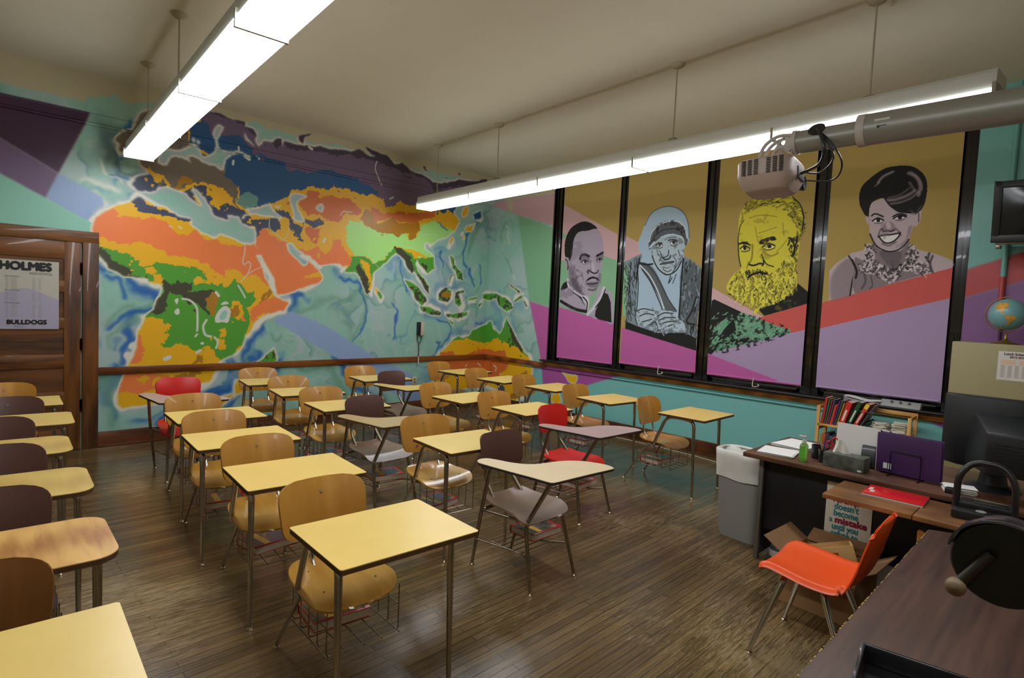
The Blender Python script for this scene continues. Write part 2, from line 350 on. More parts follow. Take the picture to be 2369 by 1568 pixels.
# climate regions, as an index map that is then given ragged borders
pal = [(0, 0, 0), (236, 178, 22), (116, 104, 88), (32, 84, 132), (112, 92, 118), (70, 58, 78), (240, 128, 66), (170, 226, 128), (82, 158, 50), (66, 68, 48), (66, 74, 98), (176, 122, 22), (104, 150, 140), (216, 112, 50)]
Y, TAU, BLU, PUR, DPU, ORA, LGR, GRE, DGR, NAV, BRN, TEA, OR2 = range(1, 14)
idx = np.full((H_, W_), Y, np.uint8)
for c, t in (
 (TAU, "300,385 345,372 362,340 250,360 250,290 330,235 430,235 432,300 440,335 517,376 520,409 535,417 545,430 543,455 552,484 540,470 533,455 510,437 487,427 451,422 405,440 380,410 350,392"),
 (PUR, "455,290 470,225 560,250 640,290 740,310 840,320 930,350 1000,385 1150,380 1150,470 1060,478 1030,476 961,474 943,470 926,463 910,470 905,478 892,478 880,460 872,460 840,440 790,425 740,425 668,420 620,390 560,360 520,340 470,300"),
 (BLU, "440,320 432,290 469,282 484,294 497,310 528,315 543,307 563,322 579,335 599,345 617,358 645,366 668,399 688,396 706,409 744,401 757,396 795,404 818,412 844,427 872,447 872,455 849,452 821,445 798,435 775,427 765,437 729,442 704,437 676,442 660,455 650,458 630,470 617,473 596,473 566,483 550,470 545,430 535,417 520,409 517,376 480,350 440,335"),
 (BLU, "446,350 462,352 467,372 450,364"), (TEA, "548,455 576,450 594,460 596,473 566,483 550,468"), (BRN, "408,424 425,404 446,412 451,424 425,426 405,441"),
 (DPU, "470,225 487,262 502,271 530,273 563,281 566,289 640,335 655,330 676,350 719,350 757,356 783,362 813,363 846,368 885,379 910,386 936,402 974,412 994,426 1005,440 1040,437 1100,432 1150,425 1150,370 1000,370 840,310 640,280 560,240"),
 (ORA, "205,500 222,495 265,481 281,496 306,496 334,504 357,503 365,511 383,516 408,537 436,544 459,534 480,555 561,565 604,527 619,532 622,539 663,557 686,570 706,578 734,572 752,590 762,578 770,555 790,552 801,578 808,612 783,615 700,640 760,640 740,660 640,685 623,663 608,651 588,635 567,638 557,628 542,615 519,625 519,643 493,633 481,617 478,607 437,599 399,589 379,574 343,566 312,561 259,551 231,548 205,535"),
 (ORA, "583,712 621,694 680,690 660,722 608,730 588,745 585,724"), (OR2, "688,468 714,445 752,453 788,453 808,460 834,483 834,496 813,496 793,504 785,519 765,516 732,496 706,493"),
 (OR2, "701,529 719,521 742,529 739,552 727,565 711,549"), (ORA, "770,555 790,552 806,590 808,612 760,612"),
 (LGR, "806,561 801,547 811,514 834,511 864,534 897,542 938,547 948,562 969,549 974,524 1000,517 1030,524 1075,537 1000,600 913,566 872,612 852,592 821,587"),
 (BRN, "844,481 867,498 872,514 903,509 936,514 969,516 971,532 966,549 948,562 946,542 938,547 897,542 874,537 864,534 841,514 831,506"),
 (OR2, "852,473 874,483 890,493 923,488 966,493 1010,486 1000,508 966,516 936,511 903,509 877,506 867,514 859,498"),
 (BLU, "1015,478 1060,475 1058,492 1040,492 1030,500 1022,490"), (TEA, "1005,518 1025,520 1040,533 1030,534"),
 (GRE, "809,587 834,589 852,596 872,612 890,594 901,577 913,567 934,577 949,589 957,602 1010,594 1010,640 1000,720 820,720 780,632 806,612"),
 (Y, "835,602 855,610 858,643 862,665 855,672 848,643 842,620"), (DGR, "824,622 832,610 840,622 849,648 858,680 849,690 836,655"),
 (DGR, "910,570 926,572 941,587 957,612 957,632 950,635 938,609 921,589"), (DGR, "960,618 975,643 988,663 995,690 975,662 958,630"), (DGR, "975,608 992,620 987,630"),
 (GRE, "225,560 246,569 277,577 297,582 310,592 328,607 338,610 356,615 368,607 399,612 422,617 445,617 470,630 476,643 468,651 440,655 486,656 524,661 544,643 557,666 565,676 585,679 585,699 575,712 585,735 583,758 565,778 562,793 547,806 541,822 511,836 498,814 481,804 442,809 417,796 379,804 373,793 394,778 384,768 399,758 386,742 353,735 338,737 343,727 363,704 376,650 320,650 225,600"),
 (Y, "338,615 360,622 368,632 352,640 340,630"), (Y, "352,640 378,632 382,645 370,656 352,650"), (Y, "437,645 455,636 468,648 455,655 440,654"),
 (DGR, "231,564 246,574 264,594 284,612 297,612 310,628 297,640 340,643 340,650 284,646 269,634 240,604 228,594"),
 (DGR, "376,645 394,658 417,651 437,656 440,666 432,673 453,673 488,673 504,679 488,694 473,709 478,722 470,727 455,704 442,704 422,689 412,681 389,676 394,702 389,724 355,728 360,699 375,676"),
 (BRN, "480,690 504,678 503,700 492,715 484,730 478,722"), (Y, "532,697 548,690 562,705 568,738 548,742 535,720"), (BRN, "540,705 552,702 556,725 545,738 532,730"), (BRN, "600,690 622,668 628,680 610,700 598,705"),
 (Y, "500,765 520,762 524,778 505,782"), (Y, "497,785 515,785 522,805 508,812"), (BRN, "452,830 462,816 472,822 476,842 446,842"), (BRN, "440,860 455,855 462,868 440,880 402,890 405,878"),
 (ORA, "308,770 318,790 328,806 325,825 318,842 295,842"), (ORA, "275,862 340,862 357,872 395,875 395,888 362,901 332,906 306,915 292,902 262,910 270,880"), (Y, "306,872 330,868 340,880 322,892"), (Y, "352,880 372,878 370,892 350,895"),
 (GRE, "1040,800 1048,791 1082,783 1120,793 1148,783 1184,801 1207,812 1225,830 1225,800 1180,720 1120,730 1040,770"), (OR2, "1018,822 1031,814 1060,822 1080,816 1107,809 1128,808 1168,818 1176,832 1173,857 1148,872 1082,872 1008,844"),
 (DGR, "1175,740 1183,755 1196,781 1211,806 1209,818 1196,806 1184,786 1180,765"), (BRN, "1205,862 1215,855 1232,880 1205,912 1180,925 1170,912 1190,905"),
 (NAV, "296,405 345,404 355,422 385,428 392,440 350,446 300,446"), (NAV, "316,450 330,455 344,468 362,478 390,488 420,502 455,505 440,514 400,504 375,498 352,492 328,486 312,474 300,466"),
 (NAV, "420,440 445,434 455,462 478,496 454,506 440,480"), (NAV, "448,430 470,436 492,470 510,476 525,468 548,482 566,486 584,502 640,505 650,530 612,528 600,535 592,556 588,520 560,520 530,522 505,510 490,488 470,456"),
 (NAV, "632,484 655,490 668,500 680,520 695,525 700,504 735,505 748,512 748,522 725,522 712,515 700,518 692,535 700,560 690,548 672,530 664,510 640,496"),
 (NAV, "1148,905 1165,890 1172,905 1160,925"), (NAV, "1000,880 1030,890 1020,905")):
    idx[cv.mask(WP(t))] = c
for k, q in enumerate(ISL):
    mm = cv.mask(q); c = TAU if k == 0 else (Y if k in (15, 17, 18, 19, 20, 21, 22, 23) else (BLU if k == 16 else (DPU if k >= 26 else GRE)))
    mm = blur(mm.astype(np.float32), 4) > .05; idx[mm & (land)] = c
    if c == GRE: idx[mm & land & (nf+n3*.6 > .0)] = DGR
idx[cv.mask(WP("1026,678 1042,672 1043,688 1030,690"))] = BRN
idx[cv.mask(WP("865,666 873,670 872,684 868,680"))] = Y
# let each region run on past the coast so that ragged borders never show a gap
known = land.copy()
for k in range(26):
    for ax, d in ((0, 1), (0, -1), (1, 1), (1, -1)):
        sh_k = np.roll(known, d, ax); sh_i = np.roll(idx, d, ax); new = sh_k & ~known; idx[new] = sh_i[new]; known |= new
idx = warp(idx, wx*.55, wy*.55)
# sprinkle: small flecks of the neighbouring colour
fl = (fbm(H_, W_, 9, 71, 3) > .23) & (fbm(H_, W_, 40, 73, 2) > .02); idx2 = warp(idx, 14, 10); idx = np.where(fl, idx2, idx)
lw = warp(land, wx*.22, wy*.22)
# ocean depth shading, coast glow
lf = lw.astype(np.float32); g1 = blur(lf, 26); g2 = blur(lf, 9); g3 = blur(lf, 4)
sea = np.zeros((H_, W_), bool); sea[cv.mask(WP("0,400 105,457 215,520 232,560 236,1040 700,1010 1124,960 1262,930 1252,840 1225,700 1198,497 1140,470 1130,380 700,300 200,225 208,262 135,400"))] = True
s_full = SS[None]*np.ones((H_, 1), np.float32)
def sband(n, a, soft): return np.clip((n-a)/.012, 0, 1)*np.exp(-np.clip(n-a, 0, 9)/soft)
inland = np.zeros((H_, W_), np.float32); inland[cv.mask(WP("316,440 300,240 480,200 1130,360 1130,480 1040,560 760,600 600,575 540,560 440,520"))] = 1; inland = blur(inland, 3)
sw = np.clip(blur(n1, 6)*10+.55, 0, 1)
cv.put(sband(n2, .03, .06)*.95*sw*(1-inland), SEAG); cv.put(sband(n2, .022, .012)*.8*np.clip(fbm(H_, W_, 50, 91, 2)*16, 0, 1)*(1-inland), SEAB); cv.put(sband(-n3, .05, .03)*.5*(1-sw), SEAG); cv.put(sband(n3, .08, .04)*.6, (204, 208, 204))
east = np.clip((s_full-(-3.2))/.6, 0, 1); cb = np.clip(g1*7, 0, 1)*np.clip(1-g2*4, 0, 1)*np.clip(n3*22+.25, 0, 1)*(1-inland)*(1-.65*east); cv.put(blur(cb, 2)*.9, SEAB)
cv.put(np.clip(g2*5, 0, 1)*.85, LILAC); cv.put(np.clip((g3-.09)*14, 0, 1), CREAM)
cv.put(np.clip((.5-blur(lf, 16))*4, 0, 1)*inland*.5*np.clip(1-g2*3, 0, 1), TEAL)
# painted currents, shelves and ridges
for t, w, c, so in (("236,760 262,735 300,715 345,700 350,712 300,760 250,790", .05, SEAG, .03), ("238,645 262,660 290,665 300,690", .035, SEAB, .02), ("240,770 300,735 345,712", .04, SEAB, .02), ("300,800 312,782 302,820 282,845", .05, SEAB, .02),
 ("258,915 262,945 275,960", .04, SEAB, .03), ("250,870 258,935 262,980", .12, SEAG, .06), ("360,975 400,962 430,975", .03, SEAB, .02), ("655,740 730,700 800,690 835,660 833,745 815,770 800,800", .04, SEAG, .05), ("790,640 820,655 838,720 836,760 812,790", .018, SEAB, .012),
 ("910,720 912,780 916,830 925,845", .025, LILAC, .01), ("908,700 914,762 910,790", .018, SEAB, .01), ("925,610 930,640 945,680", .016, SEAB, .008), ("1025,575 1020,600 1025,615", .02, SEAB, .01), ("1112,500 1085,545 1070,575 1068,595 1075,615", .024, SEAB, .01), ("1115,505 1095,548 1085,590", .08, SEAG, .06),
 ("1005,745 1040,760 1035,785 1010,810", .022, SEAB, .01), ("985,840 1015,800 1005,790", .018, SEAB, .008), ("800,860 830,900 880,935", .12, SEAB, .06), ("700,850 760,860 805,920 850,940", .1, SEAG, .06), ("768,822 800,850 812,880", .06, SEAB, .03),
 ("1080,620 1090,640 1092,655", .02, SEAB, .01), ("1110,620 1112,640 1105,655", .016, SEAB, .008), ("1092,690 1100,710 1098,735", .02, SEAG, .02), ("1098,742 1110,748 1118,740", .018, SEAB, .01), ("1170,520 1178,540 1184,560", .012, CREAM, .006), ("1172,516 1160,540 1164,556", .03, SEAG, .02), ("1174,608 1190,630 1198,642", .012, CREAM, .006), ("1168,600 1188,630", .03, SEAG, .03),
 ("240,375 250,350 262,345 290,395 330,405", .03, (70, 100, 104), .03), ("262,400 285,408 315,420", .02, SEAB, .01), ("244,290 246,340 240,370", .08, (92, 122, 112), .09), ("225,385 250,400", .03, CREAM, .012), ("262,405 282,410 292,425", .02, CREAM, .01), ("200,415 240,430 280,440", .05, CREAM, .03), ("205,460 235,465 250,475 225,490", .05, CREAM, .03),
 ("515,790 500,815 470,850", .03, SEAG, .02), ("640,770 660,800 672,815", .02, LILAC, .01), ("620,775 640,790 655,770", .03, SEAG, .02), ("690,770 690,805 680,830", .04, LILAC, .02), ("590,790 585,820 600,835", .02, SEAG, .01)):
    P = WP(t); P = [tuple(q) for q in curve_pts([(a, b, 0) for a, b in P], 4)]; P = [(q[0], q[1]) for q in P]
    m = cv.line_mask(P, w); m = blur(m, so/RES); m = m/max(m.max(), .01); cv.put(m*(1-np.clip(g3*5, 0, 1)), c, .85)
cv.rgb = warp(cv.rgb, fbm(H_, W_, 36, 201, 3)*34*(1-inland), fbm(H_, W_, 36, 207, 3)*34*(1-inland)); cv.rgb = np.stack([blur1(blur1(cv.rgb[..., q], 1, 0), 1, 1) for q in range(3)], -1)
# islands' rims again, then land on top
cv.put(np.clip((g3-.09)*14, 0, 1), CREAM)
P_ = np.array(pal, np.float32); landrgb = P_[idx]; a = blur(lf, 1)[..., None]
cv.rgb = cv.rgb*(1-a)+landrgb*a
def dash(t, w, c=(214, 216, 206), so=0):
    P = curve_pts([(x, y, 0) for x, y in WP(t)], 4); cv.line([(q[0], q[1]) for q in P], c, w)
for t, w in (("567,564 566,585 562,602 565,612 575,605 580,615 572,635 557,651", .010), ("572,635 588,625 604,618", .007), ("624,506 624,527 642,544 663,559", .009), ("668,515 668,535 660,552", .006), ("422,691 440,695 455,712 457,745 456,765", .022), ("478,740 470,755 475,774 488,778", .024), ("496,780 504,790 500,805", .024), ("452,778 456,773", .02), ("467,794 469,794", .03), ("551,660 562,678 567,688", .018), ("872,373 868,390 876,412 882,430", .014), ("788,498 795,489 815,491", .012), ("902,460 910,456", .02), ("972,545 1000,541 1012,548", .006), ("860,600 875,618", .006), ("382,830 392,826", .045), ("455,816 463,810", .03), ("500,676 506,684", .03), ("392,522 398,526", .012), ("414,524 420,528", .014), ("552,340 553,348", .022), ("539,380 540,372", .026), ("594,362 598,368", .02), ("566,360 576,368", .04), ("715,340 722,345", .03), ("1105,840 1112,846", .02), ("1077,848 1080,842", .018), ("1142,845 1148,850 1146,858", .022), ("1156,864 1160,866", .018), ("748,560 752,552", .03)):
    dash(t, w)
for t in ("516,745 498,745 500,728 512,712 524,708 534,720 528,745", "404,694 412,690 410,704", "511,705 520,697 530,702", "403,720 412,713 416,724 408,728"):
    cv.poly(smooth_ring(WP(t), 3), (214, 216, 206))
cv.poly(smooth_ring(WP("508,738 512,724 520,718 526,722 520,738"), 3), (150, 200, 190))
# straight-edged fields of flat colour
PLUM, MAUVE, SKY, CREAMW = (62, 26, 58), (112, 88, 122), (146, 170, 208), (190, 180, 148)
def flat(t, c, m0=None, op=1.0):
    m = cv.mask(WP(t)).astype(np.float32)
    if m0 is not None: m = m*m0
    cv.put(blur(m, 1), c, op)
flat("631,742 674,719 760,757 865,824 952,866 975,900 975,940 900,905 806,854 784,829", SKY, (1-np.clip(g3*8, 0, 1)))
flat("105,457 135,400 235,455 245,485 212,520", SKY, (1-np.clip(g2*8, 0, 1)))
m = cv.mask([W(0, 400), W(105, 457), W(212, 515), W(232, 560), (-6.9, 2.0), (-6.9, 3.0)]).astype(np.float32); cv.put(m*(1-np.clip(g3*5, 0, 1)), (140, 198, 178))
def flat2(P, c): cv.put(blur(cv.mask(P).astype(np.float32), 1), c)
flat2([(-6.9, W(208, 262)[1]), W(208, 262), W(195, 290), W(135, 400), W(0, 319), (-6.9, W(0, 319)[1]+.28)], PLUM)
flat2([W(0, 319), W(135, 400), W(105, 457), W(0, 400), (-6.9, 2.95), (-6.9, 3.35)], MAUVE)
# window wall fields
isl = np.clip(g3*5-.25, 0, 1); s_ = SS[None]*np.ones((H_, 1), np.float32)
def wfield(P, c):
    m = cv.mask(P).astype(np.float32); m *= (1-np.clip(blur(lf, 3)*6-.2, 0, 1))*(s_ > 0); cv.put(blur(m, 1), c)
T1 = W(1135, 474); T2 = W(1198, 497); T3 = W(1225, 697); T4 = W(1252, 835); T5 = W(1262, 925)
wfield([T2, W(1285, 529), (1.60, W(1290, 530)[1]), (1.6, W(1280, 714)[1]), T3], (126, 178, 138))
wfield([T1, (.12, T1[1]+.04), (.0, 3.37), (1.6, 3.37), (1.60, W(1290, 530)[1]), T2], (196, 156, 160))
wfield([T3, W(1280, 714), (1.6, W(1280, 714)[1]), (1.6, .8), T4], (188, 92, 158))
G1 = W(1252, 835); G2 = W(1262, 940); MG = (168, 84, 152); AQ = (122, 186, 180)
wfield([(1.28, .86), (5.3, .86), (5.3, 0), W(1262, 940), (W(1262, 940)[0], 0), (.9, 0)], AQ)
wfield([G1, (2.75, .80), W(1418, 873), W(1355, 892), W(1300, 903), W(1258, 912)], MG)
cv.put(cv.mask([(5.25, 0), (7.6, 0), (7.6, 1.0), (5.25, 1.0)]).astype(np.float32), AQ); flat2([(6.0, .86), (7.6, .86), (7.6, .2), (7.0, .45)], (138, 76, 132))
P1, P2 = W(2240, 622), W(2369, 582); Q1, Q2 = W(2235, 688), W(2369, 650)
flat2([(6.3, .95), (7.6, .95), (7.6, 3.763), (6.3, 3.763)], (112, 172, 160))
def ext(A, B, s): return (s, A[1]+(B[1]-A[1])*(s-A[0])/(B[0]-A[0]))
flat2([ext(P1, P2, 6.3), ext(P1, P2, 7.6), ext(Q1, Q2, 7.6), ext(Q1, Q2, 6.3)], (178, 64, 66)); flat2([ext(Q1, Q2, 6.3), ext(Q1, Q2, 7.6), (7.6, .95), (6.3, .95)], (132, 88, 138))
# bare plaster band under the ceiling: the paint ends in a ragged line
top = np.interp(SS, [-6.9, -5.48, -5.45, -5.3, -5.15, -4.6, -4.2, -3.7, -3.2, -2.8, -2.0, -1.2, -.6, 0, .3, .5], [3.49, 3.49, 3.56, 3.62, 3.60, 3.72, 3.66, 3.66, 3.66, 3.69, 3.66, 3.63, 3.65, 3.60, 3.42, 3.1])
rag = np.where((SS > -5.45) & (SS < .45), 1.0, 0.0)
tt = top[None]+(wy[int(H_*.9)][None]*.004*rag[None])+wx*.0016*rag[None]
m = np.clip((ZZ[:, None]-tt)/RES, 0, 1); m = np.where(SS[None] > .5, 0, m); m *= (1-blur(lf, 2)*(np.abs(s_+1) < 5.4))
cv.put(m, CREAMW)
flat2([(.30, 3.37), (1.6, 3.37), (1.6, 3.8), (.30, 3.8)], CREAMW)
PM = paint_mat('mural_paint', .42)
MUR = 1.0
cv.rgb = np.clip(cv.rgb*MUR, 0, 255)
def sub(s0, s1, z0, z1, st=1):
    i0 = max(0, int(round((s0-cv.a0)/RES))); i1 = min(W_-1, int(round((s1-cv.a0)/RES))); j0 = int(round(z0/RES)); j1 = min(H_-1, int(round(z1/RES)))
    A = np.arange(i0, i1+1, st); B = np.arange(j0, j1+1, st); AA = cv.a0+A*RES; BB = B*RES
    AA = AA.copy(); AA[0] = s0; AA[-1] = s1; BB = BB.astype(float).copy(); BB[0] = z0; BB[-1] = z1
    return AA, BB, cv.rgb[B][:, A]
mapA = lambda a, b: (a, a*0, b); mapB = lambda a, b: (a*0, -a, b)
WB, WBE = (1.387, 6.351), 3.60         # the window opening
SILL = .86
tag(grid_mesh('wall_back', [(*sub(-6.9, 0, 0, CEIL), mapA)], PM), kind='structure')
tag(grid_mesh('wall_right', [(*sub(0, WB[0], 0, CEIL), mapB), (*sub(WB[0], WB[1], 0, SILL), mapB), (*sub(WB[1], 7.5, 0, CEIL), mapB)], PM), kind='structure')
# ------------------------------------------------------------------ room shell
def st(o): return tag(o, kind='structure')
# floor: narrow strip boards along x, worn varnish
def floor_mat():
    m, nt, b = new_mat('floor_boards'); L = nt.links.new; N = nt.nodes.new
    tc = N('ShaderNodeTexCoord')
    br = N('ShaderNodeTexBrick'); br.inputs['Scale'].default_value = 1.0; br.inputs['Brick Width'].default_value = 1.15; br.inputs['Row Height'].default_value = .05
    br.inputs['Mortar Size'].default_value = .0022; br.inputs['Mortar Smooth'].default_value = .3; br.inputs['Bias'].default_value = 0; br.offset = .37
    br.inputs['Color1'].default_value = (*lin((126, 102, 68)), 1); br.inputs['Color2'].default_value = (*lin((98, 78, 50)), 1); br.inputs['Mortar'].default_value = (*lin((44, 34, 23)), 1)
    L(tc.outputs['Object'], br.inputs['Vector'])
    mp = N('ShaderNodeMapping'); mp.inputs['Scale'].default_value = (1.0, 34, 1); L(tc.outputs['Object'], mp.inputs['Vector'])
    g = N('ShaderNodeTexNoise'); g.inputs['Scale'].default_value = 3.0; g.inputs['Detail'].default_value = 8; g.inputs['Roughness'].default_value = .65; L(mp.outputs['Vector'], g.inputs['Vector'])
    gr = N('ShaderNodeValToRGB'); gr.color_ramp.elements[0].position = .32; gr.color_ramp.elements[1].position = .7; gr.color_ramp.elements[0].color = (.42, .42, .42, 1); gr.color_ramp.elements[1].color = (1.35, 1.35, 1.3, 1)
    L(g.outputs['Fac'], gr.inputs['Fac'])
    mx = N('ShaderNodeMix'); mx.data_type = 'RGBA'; mx.blend_type = 'MULTIPLY'; mx.inputs[0].default_value = .85; L(br.outputs['Color'], mx.inputs[6]); L(gr.outputs['Color'], mx.inputs[7])
    # pale worn scuffs running with the boards
    mp2 = N('ShaderNodeMapping'); mp2.inputs['Scale'].default_value = (3.2, 30, 1); L(tc.outputs['Object'], mp2.inputs['Vector'])
    s1 = N('ShaderNodeTexNoise'); s1.inputs['Scale'].default_value = 2.4; s1.inputs['Detail'].default_value = 10; s1.inputs['Roughness'].default_value = .8; L(mp2.outputs['Vector'], s1.inputs['Vector'])
    s2 = N('ShaderNodeTexNoise'); s2.inputs['Scale'].default_value = .9; s2.inputs['Detail'].default_value = 4; L(tc.outputs['Object'], s2.inputs['Vector'])
    mm = N('ShaderNodeMath'); mm.operation = 'MULTIPLY'; L(s1.outputs['Fac'], mm.inputs[0]); L(s2.outputs['Fac'], mm.inputs[1])
    sr = N('ShaderNodeValToRGB'); sr.color_ramp.elements[0].position = .285; sr.color_ramp.elements[1].position = .36; L(mm.outputs[0], sr.inputs['Fac'])
    sc = N('ShaderNodeMath'); sc.operation = 'MULTIPLY'; sc.inputs[1].default_value = .6; L(sr.outputs['Color'], sc.inputs[0])
    m2 = N('ShaderNodeMix'); m2.data_type = 'RGBA'; L(sc.outputs[0], m2.inputs[0]); L(mx.outputs[2], m2.inputs[6]); m2.inputs[7].default_value = (*lin((170, 152, 118)), 1)
    # big dark/olive stains
    s3 = N('ShaderNodeTexNoise'); s3.inputs['Scale'].default_value = .7; s3.inputs['Detail'].default_value = 6; L(tc.outputs['Object'], s3.inputs['Vector'])
    r3 = N('ShaderNodeValToRGB'); r3.color_ramp.elements[0].position = .35; r3.color_ramp.elements[1].position = .65; r3.color_ramp.elements[0].color = (.58, .56, .48, 1); r3.color_ramp.elements[1].color = (1.12, 1.08, 1.02, 1); L(s3.outputs['Fac'], r3.inputs['Fac'])
    m3 = N('ShaderNodeMix'); m3.data_type = 'RGBA'; m3.blend_type = 'MULTIPLY'; m3.inputs[0].default_value = 1; L(m2.outputs[2], m3.inputs[6]); L(r3.outputs['Color'], m3.inputs[7])
    L(m3.outputs[2], b.inputs['Base Color'])
    rr = N('ShaderNodeMapRange'); rr.inputs[1].default_value = .3; rr.inputs[2].default_value = .7; rr.inputs[3].default_value = .13; rr.inputs[4].default_value = .30; L(s1.outputs['Fac'], rr.inputs[0]); L(rr.outputs[0], b.inputs['Roughness'])
    bp = N('ShaderNodeBump'); bp.inputs['Strength'].default_value = .35; bp.inputs['Distance'].default_value = .003; bp.invert = True
    L(br.outputs['Fac'], bp.inputs['Height']); bp2 = N('ShaderNodeBump'); bp2.inputs['Strength'].default_value = .18; bp2.inputs['Distance'].default_value = .003; L(g.outputs['Fac'], bp2.inputs['Height']); L(bp.outputs['Normal'], bp2.inputs['Normal'])
    L(bp2.outputs['Normal'], b.inputs['Normal']); b.inputs['Specular IOR Level'].default_value = .55
    return m
st(M().bb((-9, -8.2, -.1), (.3, .3, 0)).build('floor', floor_mat(), smooth=0))
plaster = mat('ceiling_plaster', (206, 198, 176), .8, var=.035, scale=.8, bump=.15)
st(M().bb((-9, -8.2, CEIL), (.3, .3, CEIL+.1)).build('ceiling', plaster, smooth=0))
st(M().bb((-9.1, -8.2, 0), (-9, .3, CEIL)).build('wall_left', mat('wall_paint_cream', (190, 182, 150), .7, var=.03, scale=1), smooth=0))
st(M().bb((-9, -8.2, 0), (.3, -8.1, CEIL)).build('wall_front', MT.get('x') or mat('wall_paint_front', (182, 176, 150), .7, var=.03, scale=1), smooth=0))
# pieces of the walls the camera does not reach, and their thickness
st(M().bb((-9, 0, 0), (-6.9, .1, CEIL)).bb((-6.9, .02, 0), (.3, .1, CEIL)).build('wall_back_core', mat('wall_teal_paint', (130, 178, 160), .5), smooth=0))
w = M(); w.bb((.02, -WB[0], 0), (.3, .02, CEIL)); w.bb((.02, -8.2, 0), (.3, -WB[1], CEIL)); w.bb((.02, -WB[1], 0), (.3, -WB[0], SILL-.01)); w.bb((0, -WB[1], WBE), (.3, -WB[0], CEIL)); w.bb((0, -8.2, 0), (.02, -7.5, CEIL))
st(w.build('wall_right_core', mat('wall_plaster_cream', (190, 180, 148), .7), smooth=0))
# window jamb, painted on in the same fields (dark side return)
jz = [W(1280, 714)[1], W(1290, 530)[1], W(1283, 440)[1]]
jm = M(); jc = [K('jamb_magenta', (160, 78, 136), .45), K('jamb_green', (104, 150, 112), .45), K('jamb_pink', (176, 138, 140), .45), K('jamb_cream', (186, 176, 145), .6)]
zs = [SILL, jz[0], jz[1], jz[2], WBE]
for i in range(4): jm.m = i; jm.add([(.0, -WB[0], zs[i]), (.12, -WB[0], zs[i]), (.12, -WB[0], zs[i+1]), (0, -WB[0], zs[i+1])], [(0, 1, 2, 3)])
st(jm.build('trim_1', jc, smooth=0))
# chair rail, baseboards, apron under the sill, picture rail
rail_w = wood('rail_wood', (84, 42, 14), (138, 78, 28), .3, (1.2, 10, 10), .3)
rail_y = wood('apron_wood', (120, 68, 18), (176, 112, 36), .3, (10, 1.2, 10), .3)
base_w = wood('baseboard_wood', (64, 32, 14), (104, 56, 24), .35, (1.2, 9, 9), .2)
base_v = wood('baseboard_wood_side', (64, 32, 14), (104, 56, 24), .35, (9, 1.2, 9), .2)
DR = -5.362                                     # right edge of the door casing
st(M().bb((DR, -.028, .760), (0, 0, .838)).build('trim_2', rail_w, bevel=.004))
st(M().bb((-.028, -1.40, .760), (0, 0, .838)).build('trim_3', wood('rail_wood_side', (92, 48, 14), (146, 84, 30), .3, (10, 1.2, 10), .3), bevel=.004))
st(M().bb((-.034, -WB[1]-.15, .800), (0, -1.40, SILL-.004)).build('trim_4', rail_y, bevel=.004))
st(M().bb((DR, -.022, 0), (0, 0, .162)).bb((DR, -.034, 0), (0, -.022, .02)).build('baseboard_back', base_w, bevel=.003))
st(M().bb((-.022, -7.5, 0), (0, 0, .165)).bb((-.034, -7.5, 0), (-.022, -.04, .02)).build('baseboard_right', base_v, bevel=.003))
def railcol(name, z0, z1, d):
    """moulding that carries the mural paint of the wall behind it"""
    j = int((z0+z1)/2/RES); i0 = 0; A = cv.a0+np.arange(0, int((0-cv.a0)/RES)+1)*RES; n = len(A)
    prof = [(0, z0), (-d*.7, z0+.004), (-d, (z0+z1)/2), (-d*.5, z1-.002), (0, z1)]
    rgb = np.repeat(cv.rgb[j:j+1, :n], len(prof), 0)
    B = np.arange(len(prof)); pr = np.array(prof)
    return st(grid_mesh(name, [(A, B, rgb, lambda a, b: (a, pr[b.astype(int), 0], pr[b.astype(int), 1]))], PM))
railcol('trim_5', 3.272, 3.306, .026); railcol('trim_6', 3.388, 3.400, .012)
# ------------------------------------------------------------------ windows (dark varnished frames, glass behind printed shades)
blk = mat('black_gloss_paint', (22, 20, 17), .22, coat=.35)
glass = mat('dark_glass', (10, 11, 14), .08); glass.node_tree.nodes['Principled BSDF'].inputs['Specular IOR Level'].default_value = .6
muls = [1.387, 1.492, 2.60, 3.85, 5.09, 6.30, 6.351]
sashes = [(1.485, 2.50), (2.68, 3.76), (3.94, 5.00), (5.18, 6.24)]
for k, (a, b) in enumerate(sashes):
    r = empty('window_%d' % (k+1)); st(r)
    g = M().bb((.15, -b, SILL+.02), (.156, -a, WBE)).build('glass_pane', glass, r, smooth=0)
    f = M(); f.bb((.12, -b, SILL), (.17, -b+.05, WBE)); f.bb((.12, -a-.05, SILL), (.17, -a, WBE)); f.bb((.12, -b, SILL), (.17, -a, SILL+.07)); f.bb((.12, -b, WBE-.07), (.17, -a, WBE)); f.bb((.115, -b, 2.2), (.17, -a, 2.26)); f.build('sash_frame', blk, r, bevel=.004)
mu = M()
for a, b in ((1.387, 1.485), (2.50, 2.68), (3.76, 3.94), (5.00, 5.18), (6.24, 6.351)): mu.bb((.075, -b, SILL), (.2, -a, WBE))
for a, b in ((1.387, 1.425), (2.565, 2.615), (3.825, 3.875), (5.065, 5.115), (6.30, 6.351)): mu.bb((.055, -b, SILL), (.08, -a, WBE))
st(mu.build('trim_7', blk, bevel=.004))
st(M().bb((-.09, -WB[1]-.05, SILL), (.12, -WB[0]+.06, SILL+.028)).build('trim_8', mat('black_sill', (26, 24, 21), .3, coat=.2, var=.3, scale=20), bevel=.008))
